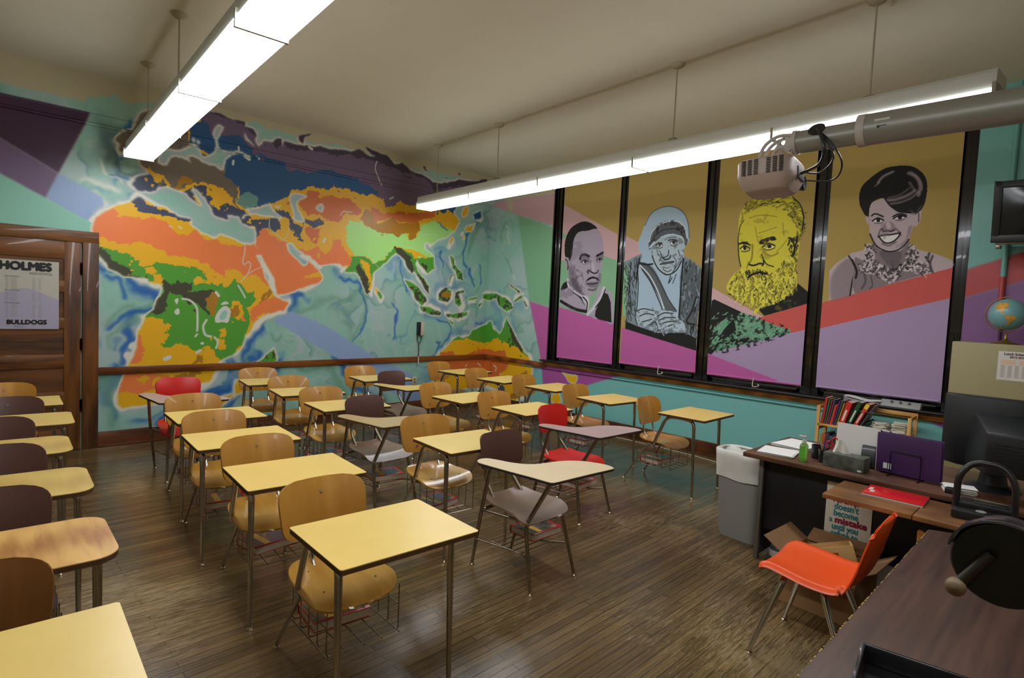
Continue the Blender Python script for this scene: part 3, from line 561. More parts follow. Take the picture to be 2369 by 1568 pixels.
# steel pieces added where the light fixture reflects in the glossy mullions
for k, y in enumerate((2.59, 3.85, 5.09)):
    c = M().box((.05, -y, 2.30), (.012, .05, .05)).box((.042, -y, 2.30), (.01, .02, .03)).build('sash_clip', K('dull_steel', (120, 118, 110), .35, 1), bevel=.003)
    tag(c, ['small metal clip on the dark mullion between the first two portraits', 'small metal clip on the dark mullion left of the bearded portrait', 'small metal clip on the dark mullion right of the bearded portrait'][k], 'clip')
# ------------------------------------------------------------------ door
dw = wood('door_oak', (62, 32, 8), (122, 72, 22), .45, (9, 9, 1.1), .25)
dwh = wood('door_oak_rails', (66, 34, 8), (124, 74, 22), .45, (1.1, 9, 9), .25)
dd = wood('door_panel_oak', (58, 32, 8), (114, 68, 20), .5, (1.1, 7, 9), .15)
door = empty('door_1'); st(door)
c = M(); c.bb((DR-.135, -.035, 0), (DR, 0, 2.215)); c.bb((-6.75, -.035, 0), (-6.6, 0, 2.215)); c.build('door_casing', dw, door, bevel=.004)
c = M(); c.bb((-6.75, -.036, 2.10), (DR, 0, 2.215)); c.build('casing_head', dwh, door, bevel=.004)
xr, xl = DR-.135, -6.60
lf_ = empty('door_leaf'); lf_.parent = door
leaf = M(); leaf.bb((xl+.004, -.014, .01), (xr-.012, 0, 2.10)); leaf.build('panel', dd, lf_, smooth=0)
sw = .135
f = M(); f.bb((xr-.012-sw, -.026, .01), (xr-.012, -.012, 2.10)); f.bb((xl+.004, -.026, .01), (xl+sw, -.012, 2.10)); f.build('stile', dw, lf_, bevel=.003)
pz = [(.12, .01), (.49, .61), (.85, .98), (1.235, 1.345), (1.60, 1.71), (1.925, 2.10)]
f = M()
for a, b in ((.01, .225), (.49, .605), (.845, .98), (1.235, 1.345), (1.60, 1.71), (1.925, 2.10)): f.bb((xl+sw-.01, -.0255, a), (xr-sw-.005, -.012, b))
f.build('rail', dwh, lf_, bevel=.003)
for z in (.46, 1.08, 1.84):
    M().cyl((xr-.006, -.03, z-.06), (xr-.006, -.03, z+.06), .009, 12).box((xr-.006, -.026, z), (.03, .008, .11)).build('hinge', K('dark_iron', (28, 24, 20), .4, 1), lf_)
# ------------------------------------------------------------------ printed roller shades, one portrait on each
SHX = .045
cloth = paint_mat('printed_cloth', .75, .25)
def A3(u, v):
    h = hit(u, v, 0, SHX); return (-h[1], h[2])
class Shade:
    def __init__(s, y0, y1, z0, z1, ox, oy, sc, res):
        s.y0, s.y1, s.z0, s.z1, s.o = y0, y1, z0, z1, (ox, oy, sc); s.c = Canvas(y0, y1, z0, z1, res); s.res = res; s.c.rgb[:] = (176, 150, 84)
    def P(s, t): return [A3(s.o[0]+x/s.o[2], s.o[1]+y/s.o[2]) for x, y in (pp(t) if isinstance(t, str) else t)]
    def f(s, t, c, op=1.0, soft=0.0, sm=True):
        P = s.P(t); s.c.poly(smooth_ring(P, 4) if sm else P, c, op, soft)
    def l(s, t, c, w, op=1.0, soft=0.0):
        P = [(q[0], q[1]) for q in curve_pts([(a, b, 0) for a, b in s.P(t)], 4)]; s.c.line(P, c, w, op, soft)
    def mk(s, t, soft=0): return s.c.mask(smooth_ring(s.P(t), 4))
    def tex(s, t, c, seed, cell, thr, op=.8, ang=None):
        m = s.mk(t); n = fbm(s.c.h, s.c.w, cell, seed, 4, .65); n = np.clip((n-thr)*14, 0, 1)*m; s.c.put(n, c, op)
    def hairs(s, t, c, n, ln, w, seed, ang, spread=.6, op=.8):
        """short curved pen strokes scattered inside an outline (photo-crop units)"""
        r = random.Random(seed); P = pp(t) if isinstance(t, str) else t; xs = [p[0] for p in P]; ys = [p[1] for p in P]; k = 0; tries = 0
        def inside(x, y):
            o = False
            for i in range(len(P)):
                (x1, y1), (x2, y2) = P[i-1], P[i]
                if (y1 > y) != (y2 > y) and x < (x2-x1)*(y-y1)/(y2-y1)+x1: o = not o
            return o
        while k < n and tries < n*20:
            tries += 1; x, y = r.uniform(min(xs), max(xs)), r.uniform(min(ys), max(ys))
            if not inside(x, y): continue
            k += 1; a = (ang(x, y) if callable(ang) else ang)+r.uniform(-spread, spread); L = ln*r.uniform(.5, 1.3); b = a+r.uniform(-.7, .7)
            q = [(x, y), (x+L*.5*math.cos(a), y+L*.5*math.sin(a)), (x+L*.5*math.cos(a)+L*.5*math.cos(b), y+L*.5*math.sin(a)+L*.5*math.sin(b))]
            s.c.line(s.P(q), c, w*r.uniform(.6, 1.3), op)
    def build(s, label):
        c = s.c; c.rgb = np.clip(c.rgb, 0, 255); root = empty('window_shade', (0, 0, 0), 0, label, 'window shade', 'painted roller shades')
        A = c.a0+np.arange(c.w)*c.res; B = c.b0+np.arange(c.h)*c.res
        wv = lambda a, b: (SHX+.004*np.sin(a*5+b*1.3)*np.clip((3.4-b), 0, 1)+.006*np.clip(1-(b-s.z0)/.25, 0, 1), -a, b)
        o = grid_mesh('printed_cloth', [(A, B, c.rgb, wv), (A[::12], B[::12], c.rgb[::12, ::12]*0+170, lambda a, b: (wv(a, b)[0]+.003, -a, b))], cloth, root); o.data.shade_smooth()
        M().tube([(SHX+.002, -s.y0-.01, s.z0+.015), (SHX+.002, -s.y1+.01, s.z0+.015)], .010, 10).build('hem_bar', K('hem_'+str(tuple(int(q) for q in c.rgb[2, c.w//2])), tuple(int(q) for q in c.rgb[2, c.w//2]), .75), root)
        M().cyl((SHX+.005, -s.y0, s.z1+.02), (SHX+.005, -s.y1, s.z1+.02), .028, 16).build('roller', K('roller_cloth', (150, 130, 80), .7), root)
        return root
MUS, PNK, GRN, MAG, RED, LAV = (178, 152, 86), (206, 168, 170), (134, 180, 142), (190, 96, 160), (206, 92, 86), (172, 148, 182)
BK, DK = (34, 34, 32), (66, 62, 64)
ZT = 3.55
# 1: man in a suit, lilac tones
s = Shade(1.548, 2.555, .925, ZT, 1250, 400, 3.137, .005); F1, F2, F3 = (172, 160, 176), (128, 116, 130), (92, 84, 94)
s.f("100,190 560,445 560,660 100,400", PNK, sm=False); s.f("100,400 480,610 560,645 560,1120 100,990", GRN, sm=False); s.f("470,605 570,640 570,1100 380,1100 440,600", GRN, sm=False)
s.f("120,520 175,470 250,430 460,560 462,600 440,610 120,640", PNK, sm=False); s.f("100,960 145,975 515,1085 560,1100 560,1450 100,1400", MAG, sm=False); s.f("100,640 210,640 210,800 100,820", GRN, sm=False)
s.f("150,850 205,780 330,880 350,1015 300,1000 150,960 145,900", F1); s.f("400,900 430,825 460,840 520,880 530,1090 450,1065 370,1040", F1); s.f("400,1000 455,865 490,880 510,940 516,1086 420,1062 395,1040", BK, sm=False)
s.f("150,840 170,800 200,790 200,830 160,850", BK); s.l("150,930 200,960 260,990 330,1005", BK, .045); s.l("205,790 230,850 290,900 330,960", BK, .03); s.l("200,775 215,830 300,890", (205, 198, 210), .04); s.l("460,835 440,900 400,960 345,1025", (205, 198, 210), .05); s.l("470,845 440,920 400,975", BK, .016)
s.f("180,600 178,520 190,460 215,410 250,378 300,354 345,354 390,378 412,405 380,425 330,425 280,430 248,470 244,520 232,590 218,640 200,620", BK)
s.f("215,640 232,590 240,500 262,445 290,425 340,420 400,405 430,430 450,480 458,540 457,600 450,660 438,720 432,790 400,850 380,880 340,892 300,880 250,840 212,790 205,700", F1)
s.f("178,650 185,615 205,618 212,660 210,710 195,700", F1); s.l("185,625 200,650 200,700", BK, .018); s.l("196,640 206,690", F3, .02)
s.f("212,680 240,690 262,740 280,800 300,870 260,850 215,790", F2, .9, .02); s.f("225,760 260,780 300,860 330,888 300,882 240,835", F3, .8, .015); s.f("430,720 440,760 430,800 400,850 405,790", F2, .8, .01)
s.f("290,600 320,590 352,600 355,640 330,665 295,650 285,625", F2, .9, .01); s.f("405,600 455,585 452,630 425,650 405,640", F2, .9, .01); s.l("288,622 300,597 325,592 352,604", BK, .035); s.l("410,600 430,590 452,578", BK, .032)
s.f("300,645 325,632 345,645 325,658", (214, 210, 214)); s.f("318,636 332,636 334,652 320,654", BK); s.l("298,648 322,632 348,646", BK, .014); s.f("412,632 432,620 446,630 430,642", (214, 210, 214)); s.f("424,622 436,622 436,638 426,638", BK); s.l("410,634 430,619 447,630", BK, .014)
s.l("365,640 372,680 366,705", F2, .03); s.l("345,730 352,710 375,722 395,728 412,722 420,706", BK, .018); s.l("340,715 350,705", F3, .03); s.f("370,640 385,660 392,700 378,715 368,690", (196, 184, 198), .9, .008)
s.f("330,790 345,765 375,752 400,755 418,765 425,785 400,768 372,768 345,782", BK); s.f("335,800 370,790 415,795 405,825 370,832 345,820", F2); s.l("335,802 375,806 415,797", BK, .014); s.l("350,845 380,850 400,842", F3, .03, .8); s.tex("215,690 300,700 330,880 420,860 440,700 430,860 340,895 250,840", F3, 5, 9, .05, .5)
s.tex("215,640 262,445 400,405 458,600 432,790 340,892 212,790", F2, 8, 22, .06, .35); s.f("300,895 330,890 355,920 345,1000 320,950", (205, 198, 210)); s.l("310,900 340,940 335,1000", BK, .02); s.tex("150,850 205,780 350,1010 150,960", F2, 3, 24, .04, .5)
s.build('leftmost window shade, painted with a man in a dark suit, magenta below')
# 2: old woman with a pale headcloth
s = Shade(2.672, 3.79, .955, ZT, 1250, 400, 3.137, .005); B1, B2, B3 = (168, 190, 208), (128, 142, 152), (92, 98, 102)
s.f("600,445 760,530 760,600 600,660", PNK, sm=False); s.f("590,1120 615,1130 1130,1290 1180,1305 1180,1500 570,1500", MAG, sm=False)
s.f("590,640 640,640 640,1040 600,1040", GRN, sm=False); s.f("600,655 700,600 745,585 900,640 1040,600 1100,640 1165,680 1160,900 1135,1060 1132,1290 1000,1250 615,1130 620,1070 625,900 640,700", B2, sm=False)
s.f("620,1075 700,1110 850,1160 1050,1160 1132,1200 1130,1290 1000,1250 615,1130", BK, sm=False)
s.hairs("600,680 700,600 735,600 705,980 625,1075", BK, 130, 34, .010, 4, 1.5, .35, .7); s.hairs("1040,600 1165,680 1132,1180 1010,1060", BK, 120, 46, .014, 6, 1.7, .3, .75); s.hairs("1040,600 1165,680 1132,1180 1010,1060", B3, 90, 50, .03, 9, 1.7, .3, .8); s.l("720,620 700,760 712,900 690,1000", BK, .02); s.l("660,650 650,800 660,1000", BK, .012)
s.f("715,560 712,500 735,440 755,380 790,310 850,260 920,240 985,250 1040,290 1065,340 1080,420 1082,480 1060,520 1040,560 1040,620 1010,760 1010,1040 960,1080 800,1060 700,1040 700,880 715,700 740,600", B1)
s.l("760,380 800,300 860,258 930,242 1000,258 1050,305 1075,380 1080,470", B3, .012); s.f("785,520 790,470 810,420 860,370 920,345 990,345 1040,380 1065,440 1068,500 1050,530 1035,470 1000,450 940,440 870,465 820,510 795,560", B3)
s.l("790,500 810,430 870,372 930,350 1000,352 1048,400 1066,470", (206, 218, 226), .018); s.l("800,520 830,460 880,420 940,405 1000,412 1045,460", (60, 62, 64), .014); s.l("795,540 840,490 900,462 960,450 1020,465 1040,500", (206, 218, 226), .02); s.tex("785,520 860,370 990,345 1065,440 1040,520 940,440 820,510", BK, 9, 8, .04, .6)
s.f("805,560 830,510 880,470 950,452 1015,465 1040,500 1040,560 1020,640 990,700 950,730 910,738 860,700 830,650 812,600", (176, 192, 202)); s.l("812,600 832,655 862,702 912,738 955,728 992,698 1022,640", BK, .016)
for t, w in (("838,522 858,508 882,510", .018), ("930,492 960,482 992,492", .018), ("930,560 925,600 885,615", .014), ("885,612 905,628 935,620 945,600", .02), ("862,560 880,600 862,640", .008), ("870,662 910,656 968,645", .018), ("880,655 920,645 965,640", .008), ("960,600 985,640 975,690", .010), ("1000,560 1012,600", .010), ("846,560 858,600", .008), ("890,700 925,716 950,700", .010), ("845,480 870,470", .008), ("935,468 980,466", .008), ("1010,640 960,720", .01), ("880,684 930,690", .008)): s.l(t, BK, w, .85)
s.f("845,525 865,512 884,524 865,536", (226, 232, 236)); s.f("858,516 872,516 872,532 860,532", BK); s.f("945,505 966,492 990,504 968,518", (226, 232, 236)); s.f("958,496 976,496 976,513 960,513", BK); s.l("842,524 865,510 886,524", BK, .01); s.l("942,505 966,490 992,504", BK, .01); s.l("846,540 866,546 886,538", B3, .012); s.l("946,524 970,530 994,520", B3, .012)
s.tex("812,600 830,510 950,452 1040,500 1022,640 912,738", B3, 12, 10, .08, .55); s.l("945,745 930,800 955,760", BK, .012); s.l("985,735 960,800", BK, .010)
s.f("720,655 760,650 820,690 880,800 940,930 990,1000 960,1010 900,990 850,880 790,780 735,700", B3); s.l("725,670 790,740 850,850 900,990", (214, 224, 230), .016); s.l("770,660 850,760 920,900 985,1000", (60, 62, 64), .014); s.l("740,700 800,790 850,900 885,985", BK, .014); s.l("720,655 770,665 815,660", BK, .022)
s.f("700,985 760,975 830,1000 835,1040 800,1090 740,1120 700,1080", (176, 194, 206)); s.f("840,1030 900,1000 980,1010 1005,1050 985,1100 900,1140 850,1100", (176, 194, 206)); s.f("960,1080 1020,1070 1050,1110 1040,1155 960,1140", (176, 194, 206))
for t in ("705,1000 750,985 825,1000", "720,1040 770,1020 825,1030", "740,1080 780,1070 810,1060", "850,1040 900,1015 960,1020", "860,1070 910,1050 980,1050", "870,1100 920,1080 985,1075", "880,1130 930,1110 960,1100", "790,1110 830,1080 850,1110 860,1150 890,1130 910,1160", "700,990 690,1040 705,1100"): s.l(t, BK, .014, .9)
s.hairs("780,1100 920,1110 930,1170 780,1140", (190, 205, 214), 40, 16, .012, 3, .5, 1.5); s.tex("700,985 1005,1010 1040,1155 740,1120", B3, 21, 8, .08, .6); s.l("1035,620 1025,760 1005,1050", BK, .02); s.l("700,640 712,800 700,1000", BK, .014); s.l("1130,900 1100,1000 1060,1080 1120,1100", BK, .02)
s.build('second window shade from the left, painted with an old woman in a pale headcloth')
# 3: bearded man in yellow
s = Shade(3.945, 5.018, .955, ZT, 1600, 350, 2.851, .004); Y1, Y2 = (216, 204, 66), (150, 138, 50)
s.f("60,860 140,900 650,1195 600,1180 135,980 60,948", PNK, sm=False); s.f("100,965 135,980 240,1030 660,1197 300,1290 100,1340", (100, 156, 122), sm=False); s.f("440,1100 800,990 790,1170 660,1197", RED, sm=False)
s.f("100,1335 660,1197 790,1165 790,1560 540,1560", LAV, sm=False); s.f("80,1325 110,1335 560,1508 560,1580 80,1560", MAG, sm=False)
s.f("135,985 150,975 330,1060 280,1110 300,1180 200,1250 130,1340 100,1330 120,1080", BK, sm=False); s.f("150,1150 200,1120 265,1075 270,1110 210,1180 170,1260 130,1310", (110, 160, 128)); s.f("290,1140 330,1065 400,1090 560,1150 650,1195 400,1250 260,1290 210,1300 200,1270 290,1200", (110, 160, 128)); s.f("235,1250 380,1230 350,1265 240,1275", BK)
s.tex("120,1070 330,1065 650,1195 110,1335", BK, 31, 10, .02, .9); s.hairs("120,1070 330,1065 640,1190 120,1320", (130, 178, 146), 60, 26, .014, 5, -.6)
s.f("235,940 400,1000 480,1085 760,1005 778,935 700,870 500,940 300,930", BK, sm=False); s.l("420,1060 450,1020 480,1010", Y1, .04); s.tex("470,1090 520,1030 640,980 760,1003 500,1082", (120, 112, 40), 9, 16, .03, .6)
HD = "305,600 308,500 315,430 345,370 400,320 450,292 560,285 650,290 700,320 730,380 738,450 730,520 715,600 700,690 690,760 694,830 690,900 640,940 580,990 500,1020 420,1020 340,1000 270,950 232,905 250,850 290,800 325,770 312,700"
s.f(HD, Y1)
rad = lambda x, y: math.atan2(y-560, x-520)
s.hairs("320,470 345,370 450,292 650,290 730,380 738,500 700,600 680,480 600,380 480,360 380,400", BK, 110, 30, .009, 2, lambda x, y: rad(x, y)+1.3, .5, .75); s.hairs("320,470 345,370 450,292 650,290 730,380 738,500 700,600 680,480 600,380 480,360 380,400", Y2, 90, 36, .014, 7, lambda x, y: rad(x, y)+1.3, .5, .7)
BD = "240,890 300,790 370,780 400,830 480,840 560,780 620,700 660,660 700,700 690,800 694,900 580,990 500,1020 420,1020 340,1000 260,945"
s.hairs(BD, BK, 230, 22, .010, 11, 1.6, .9, .75); s.hairs(BD, Y2, 220, 26, .014, 12, 1.6, .9, .7); s.hairs(BD, (228, 218, 96), 130, 22, .014, 13, 1.6, .9, .8)
s.l("305,600 312,540 322,490 345,455", BK, .010); s.l("308,600 312,690 325,760", BK, .012); s.l("665,300 715,350 738,430 730,520", BK, .012); s.l("640,570 660,580 680,640 665,690 690,600 695,560", BK, .018); s.hairs("640,570 700,560 700,680 640,700", BK, 30, 18, .012, 4, 1.4)
s.f("445,600 480,575 540,560 550,575 500,590 455,612", BK); s.hairs("440,612 450,590 545,560 550,580 470,610", BK, 30, 16, .012, 6, -.3); s.l("312,612 345,600 385,618", BK, .018); s.hairs("310,615 350,598 388,615 350,612", BK, 14, 14, .010, 8, -.2)
s.f("470,630 505,608 545,622 530,640 490,645", (236, 230, 130)); s.f("500,612 522,612 524,634 502,636", BK); s.l("466,632 505,606 548,622", BK, .016); s.l("472,645 510,650 548,635", BK, .010); s.f("325,640 350,625 380,640 352,655", (236, 230, 130)); s.f("342,628 360,628 360,648 344,650", BK); s.l("322,642 350,622 384,640", BK, .014); s.l("330,658 356,662 384,650", BK, .010)
s.l("402,620 398,700 380,740", Y2, .02); s.l("378,745 400,752 420,750 445,740 468,742", BK, .02); s.l("470,700 475,740 465,755", BK, .014); s.l("460,680 490,740 540,760", BK, .012); s.l("365,770 375,730", Y2, .014); s.l("470,660 520,690 570,670", Y2, .016); s.l("375,830 400,812 450,798 485,808", BK, .026); s.hairs("360,780 420,770 500,790 480,830 380,830", BK, 36, 20, .010, 14, 1.2)
for t in ("380,440 460,420 560,430", "440,540 500,520 560,500", "420,500 430,560", "600,470 610,560", "560,660 600,620 630,580", "440,600 430,570"): s.l(t, Y2, .012, .7)
s.tex("320,480 600,380 640,600 560,760 380,760 325,740", Y2, 15, 16, .09, .45)
s.build('third window shade from the left, painted with a bearded man in yellow')
# 4: smiling woman with short dark hair
s = Shade(5.165, 6.235, .965, ZT, 1880, 300, 2.45, .004); V1, V2, V3 = (192, 174, 178), (136, 120, 124), (96, 86, 90)
s.f("0,1050 0,1400 0,1600 850,1650 850,930 780,955 75,1118", LAV, sm=False); s.f("0,995 90,970 800,778 850,765 850,930 795,950 78,1117 0,1138", RED, sm=False)
s.f("92,968 95,800 130,760 220,700 300,680 350,650 540,640 600,680 700,705 780,735 806,760 803,778", V1, sm=False); s.f("100,860 130,790 180,740 210,730 240,760 230,860 215,940 150,955 105,965", V2, .8, .02); s.l("205,715 240,780 225,860 212,940", BK, .014); s.f("240,720 330,760 420,800 560,800 680,770 660,812 420,880 240,930 225,880", V2, sm=False)
s.l("225,740 250,800 245,840", BK, .02); s.l("640,720 665,760 668,800", BK, .014); s.l("680,715 665,760 680,808", V3, .018); s.l("660,700 650,740", V3, .02)
s.f("345,640 380,680 440,690 500,685 545,630 560,700 530,770 460,795 400,780 350,730", V2); s.f("380,690 500,690 480,780 430,770", V3, .6, .01); s.l("450,745 455,785", V3, .012)
s.f("322,500 318,470 330,420 370,400 420,390 480,430 560,460 585,470 575,530 560,580 540,630 500,670 450,688 400,680 355,650 325,590", V1)
s.f("300,490 318,490 320,540 305,520", V1); s.f("575,480 612,450 615,490 595,540 572,540", V1); s.l("580,480 600,470 600,520", V3, .010)
s.f("266,420 264,370 280,320 320,280 380,235 440,210 540,203 600,225 640,270 650,330 640,400 618,450 590,470 540,474 480,465 440,430 400,388 340,410 322,450 318,490 298,485 278,450", BK)
for t, w, o in (("370,300 400,265 455,238", .022, .8), ("352,320 380,300", .012, .7), ("545,245 590,270 610,320 600,370", .03, .7), ("420,400 470,395 530,375 580,345", .028, .65), ("440,420 500,410 560,385 600,350", .018, .6), ("430,385 490,370 550,330", .014, .5), ("560,240 610,290 620,340", .014, .6), ("585,470 620,430", .012, .4), ("550,300 575,340", .022, .5)): s.l(t, (176, 160, 164), w, o, .004)
s.l("410,392 450,440 520,468 590,468", BK, .012)
s.l("335,488 355,476 400,492", BK, .014); s.l("455,492 490,476 530,484", BK, .014); s.f("345,515 370,502 398,512 372,526", (226, 220, 220)); s.f("362,504 380,504 380,523 364,523", BK); s.l("340,516 370,500 402,513", BK, .014); s.f("462,502 492,487 525,494 495,508", (226, 220, 220)); s.f("484,488 504,488 504,506 486,507", BK); s.l("458,503 492,485 530,494", BK, .014); s.l("350,528 375,532 398,524", V3, .008); s.l("470,512 498,514 522,504", V3, .008)
s.f("392,560 410,530 440,520 465,540 468,565 430,578 400,575", V2, .7, .008); s.l("394,562 402,576 425,572 445,576 465,566", BK, .012); s.f("415,530 435,525 445,555 430,568 418,560", (206, 190, 194), .9, .006); s.l("388,560 375,590 372,610", V3, .012, .8); s.l("472,560 492,580 500,600", V3, .012, .8)
s.f("378,605 420,598 492,585 480,610 450,632 415,638 392,625", (236, 232, 230)); s.l("374,604 410,596 445,594 497,584", BK, .014); s.l("378,608 395,630 418,642 450,636 482,612 494,590", BK, .013); s.l("395,645 430,656 470,635", V2, .02); s.l("325,590 355,650 400,682 450,690 505,668 545,620", BK, .012); s.tex("325,590 330,480 420,400 580,470 545,620 450,688", V2, 9, 26, .07, .4); s.f("540,560 560,540 555,590 510,660 490,665 530,610", V2, .6, .01)
NK = "300,660 340,650 350,740 440,800 540,740 545,660 590,680 600,760 660,780 640,825 560,800 500,790 440,870 380,830 350,820 270,800 275,770 310,750"
s.f("300,660 330,645 352,700 350,740 320,730", V1); s.f("545,650 590,670 600,710 560,730 540,720", V1); s.f("270,790 300,750 360,750 420,780 450,800 440,870 400,850 360,820 300,815", (205, 186, 190)); s.f("520,750 560,725 630,750 640,790 655,815 600,820 550,800 490,800", (205, 186, 190)); s.f("400,780 460,800 500,790 480,840 430,872 400,840", (205, 186, 190))
s.hairs(NK, BK, 130, 20, .011, 21, 0, 3, .85); s.hairs(NK, V3, 120, 20, .013, 22, 0, 3, .8); s.hairs(NK, (222, 206, 208), 70, 18, .012, 23, 0, 3, .8)
s.l("295,820 300,860 280,900", V3, .02); s.l("330,830 340,880 325,900", V3, .014); s.l("500,800 480,850", V3, .014)
s.build('rightmost window shade, painted with a smiling woman with short dark hair')
# pull loops on the sill under the shades
rope = K('cord_cotton', (206, 200, 182), .8)
for (u, v), lb in (((1523, 856), 'white pull cord looped under the shade of the old woman'), ((1742, 884), 'white pull cord looped under the shade of the bearded man')):
    p = hit(u, v, 0, .03); y = p[1]; z = SILL+.033
    tag(M().tube(curve_pts([(SHX-.004, y, z+.10), (.02, y, z+.05), (.0, y-.01, z+.006), (-.01, y-.05, z+.004), (.0, y-.08, z+.02), (.01, y-.06, z+.03)], 5), .0045, 8).build('pull_cord', rope), lb, 'cord')
# ------------------------------------------------------------------ student desks: desk top and chair joined by one bent-tube frame
chrome = mat('worn_chrome', (188, 182, 172), .18, 1.0, var=.12, scale=30)
steel = mat('aged_steel', (150, 140, 122), .32, 1.0, var=.2, scale=14)
bright = mat('bright_chrome', (214, 210, 204), .12, 1.0)
dark_edge = mat('dark_edge', (78, 52, 28), .5, var=.2, scale=30); blackband = mat('black_edge', (36, 32, 30), .5)
lam_y = mat('yellow_laminate', (230, 198, 113), .32, var=.035, scale=5); lam_y2 = mat('dull_yellow_laminate', (216, 186, 104), .34, var=.05, scale=6)
lam_tan = mat('tan_laminate', (184, 158, 110), .3, var=.05, scale=6); lam_cream = mat('cream_laminate', (222, 200, 160), .34, var=.03, scale=5); lam_pink = mat('pinkish_grey_laminate', (176, 152, 146), .3, var=.04, scale=5)
lam_wood = wood('woodgrain_laminate', (166, 108, 48), (222, 174, 96), .32, (13, 1.3, 4), 0, 2.2, 1.9); lam_wood2 = wood('faint_woodgrain_laminate', (190, 156, 80), (212, 180, 98), .34, (7, 1.0, 4), 0, 2.5, 2.4)
ply = wood('bent_plywood', (180, 124, 44), (210, 158, 74), .36, (9, 1.2, 1.2), .12, 1.2, 1.6); ply_dk = wood('dark_bent_plywood', (112, 68, 22), (146, 94, 36), .4, (9, 1.2, 1.2), .1, 1.2, 1.6)
seat_ply = wood('seat_plywood', (178, 126, 48), (208, 160, 76), .26, (9, 1.2, 1.2), .25, 1.2, 1.6)
pl_br = mat('brown_plastic', (88, 58, 50), .4, var=.06, scale=6); pl_br2 = mat('worn_brown_plastic', (128, 104, 86), .28, var=.15, scale=5); pl_rd = mat('red_plastic', (206, 30, 24), .32, var=.04, scale=6); glide = mat('glide_metal', (200, 186, 160), .22, 1.0)
def shell_w(v, w, n=4.5): return w*max(0.0, 1-abs(v)**n)**(1/n)
def spaced(t): return -math.cos(PI*t)
def seat_mesh(w=.192, d=.20, z=.445, boxy=False):
    n = 8 if boxy else 4.4
    def fn(i, j):
        v = spaced(j); u = spaced(i); ww = shell_w(v*.9995, w*(1-.10*v), n)   # wider in front (v=-1)
        x = u*ww; y = v*d
        zz = z + (-.052*max(0, (-v-.45)/.55)**1.8) + .022*max(0, (v-.35)/.65)**2 - .010*(1-u*u)*(1-v*v) + .006*u*u
        return (x, y+.30, zz)
    return M().sheet(fn, 25, 25, .011)
def back_mesh(w=.205, h=.13, zc=.695, y0=.505, tilt=.24, boxy=False, curve=.038):
    n = 7 if boxy else 4.3
    def fn(i, j):
        v = spaced(j); u = spaced(i); ww = shell_w(v*.9995, w*(1+.05*v) if not boxy else w, n)
        x = u*ww; zz = zc+v*h; y = y0+v*h*tilt-curve*(u*ww/w)**2+.012*v*v
        return (x, y, zz)
    return M().sheet(fn, 25, 19, .011)
def disc(m, c, n, r=.008, t=.004):
    n = Vector(n).normalized(); c = Vector(c); m.cyl(c-n*t, c+n*t, r, 12, r*.8)
def leg(name_root, pts, r, mt, rr=.05, foot=True):
    P = round_bend(pts, rr, 7) if len(pts) > 2 else [Vector(p) for p in pts]
    n = len(P); R = [r[0]]*n
    if isinstance(r, tuple) and len(r) > 1:
        L = [0]
        for i in range(1, n): L.append(L[-1]+(P[i]-P[i-1]).length)
        R = [float(np.interp(l, [0, L[-1]*.45, L[-1]], [r[0], r[1], r[1]])) for l in L]
    o = M().tube(P, R, 12).build('leg', mt, name_root, smooth=60)
    if foot:
        p = P[0]; M().lathe([(.0001, 0), (.016, 0), (.017, .004), (.012, .010), (.009, .018)], (p[0], p[1], .0)).build('foot_glide', glide, o)
    return o
def basket(root, x0=-.17, x1=.17, y0=.15, y1=.51, zb=.185, zt=.405):
    m = M(); r = .0028
    for k in range(5):
        y = y0+(y1-y0)*k/4; m.tube(round_bend([(x0, y, zt), (x0, y, zb), (x1, y, zb), (x1, y, zt)], .02, 4), r, 6)
    for x in (x0, x0+.085, 0, x1-.085, x1): m.tube([(x, y0-.01, zb-.003), (x, y1+.01, zb-.003)], r, 6)
    m.tube([(x0, y1, zt-.08), (x1, y1, zt-.08)], r, 6); m.tube([(x0, y0, zt-.1), (x0, y1, zt-.1)], r, 6); m.tube([(x1, y0, zt-.1), (x1, y1, zt-.1)], r, 6)
    return m.build('book_basket', steel, root, smooth=60)
def top_part(root, outline, mt, edge, z=.74, th=.022):
    d = M().prism(outline, z-.0035, z).build('desktop', mt, root, smooth=0)
    M().prism([(x*.999, y*.999) for x, y in outline], z-th, z-.0035).build('edge_band', edge, d, smooth=35)
    return d
def chair_parts(root, seat_m, back_m, boxy=False, rivets=True, dx=0.0, wide=1.0):
    s = seat_mesh(.20*wide, boxy=boxy).build('seat', seat_m, root, smooth=70); s.location.x = dx
    b = back_mesh(.195*wide if boxy else .205*wide, boxy=boxy, h=.125 if boxy else .132, curve=.03 if boxy else .038).build('backrest', back_m, root, smooth=70); b.location.x = dx
    if rivets:
        for x, z in ((.0, .765), (-.075, .61), (.075, .61)):
            m = M(); disc(m, (x, .505+(z-.695)*.24-.038*(x/.205)**2-.001, z), (0, -1, .24), .0075); m.build('rivet', bright, b)
        for x, y in ((-.12, .20), (.12, .20), (-.1, .41), (.1, .41)):
            m = M(); disc(m, (x, y, .4445-.010*(1-(x/.2)**2)*(1-((y-.30)/.20)**2)+.003), (0, 0, 1), .006, .002); m.build('rivet', bright, s)
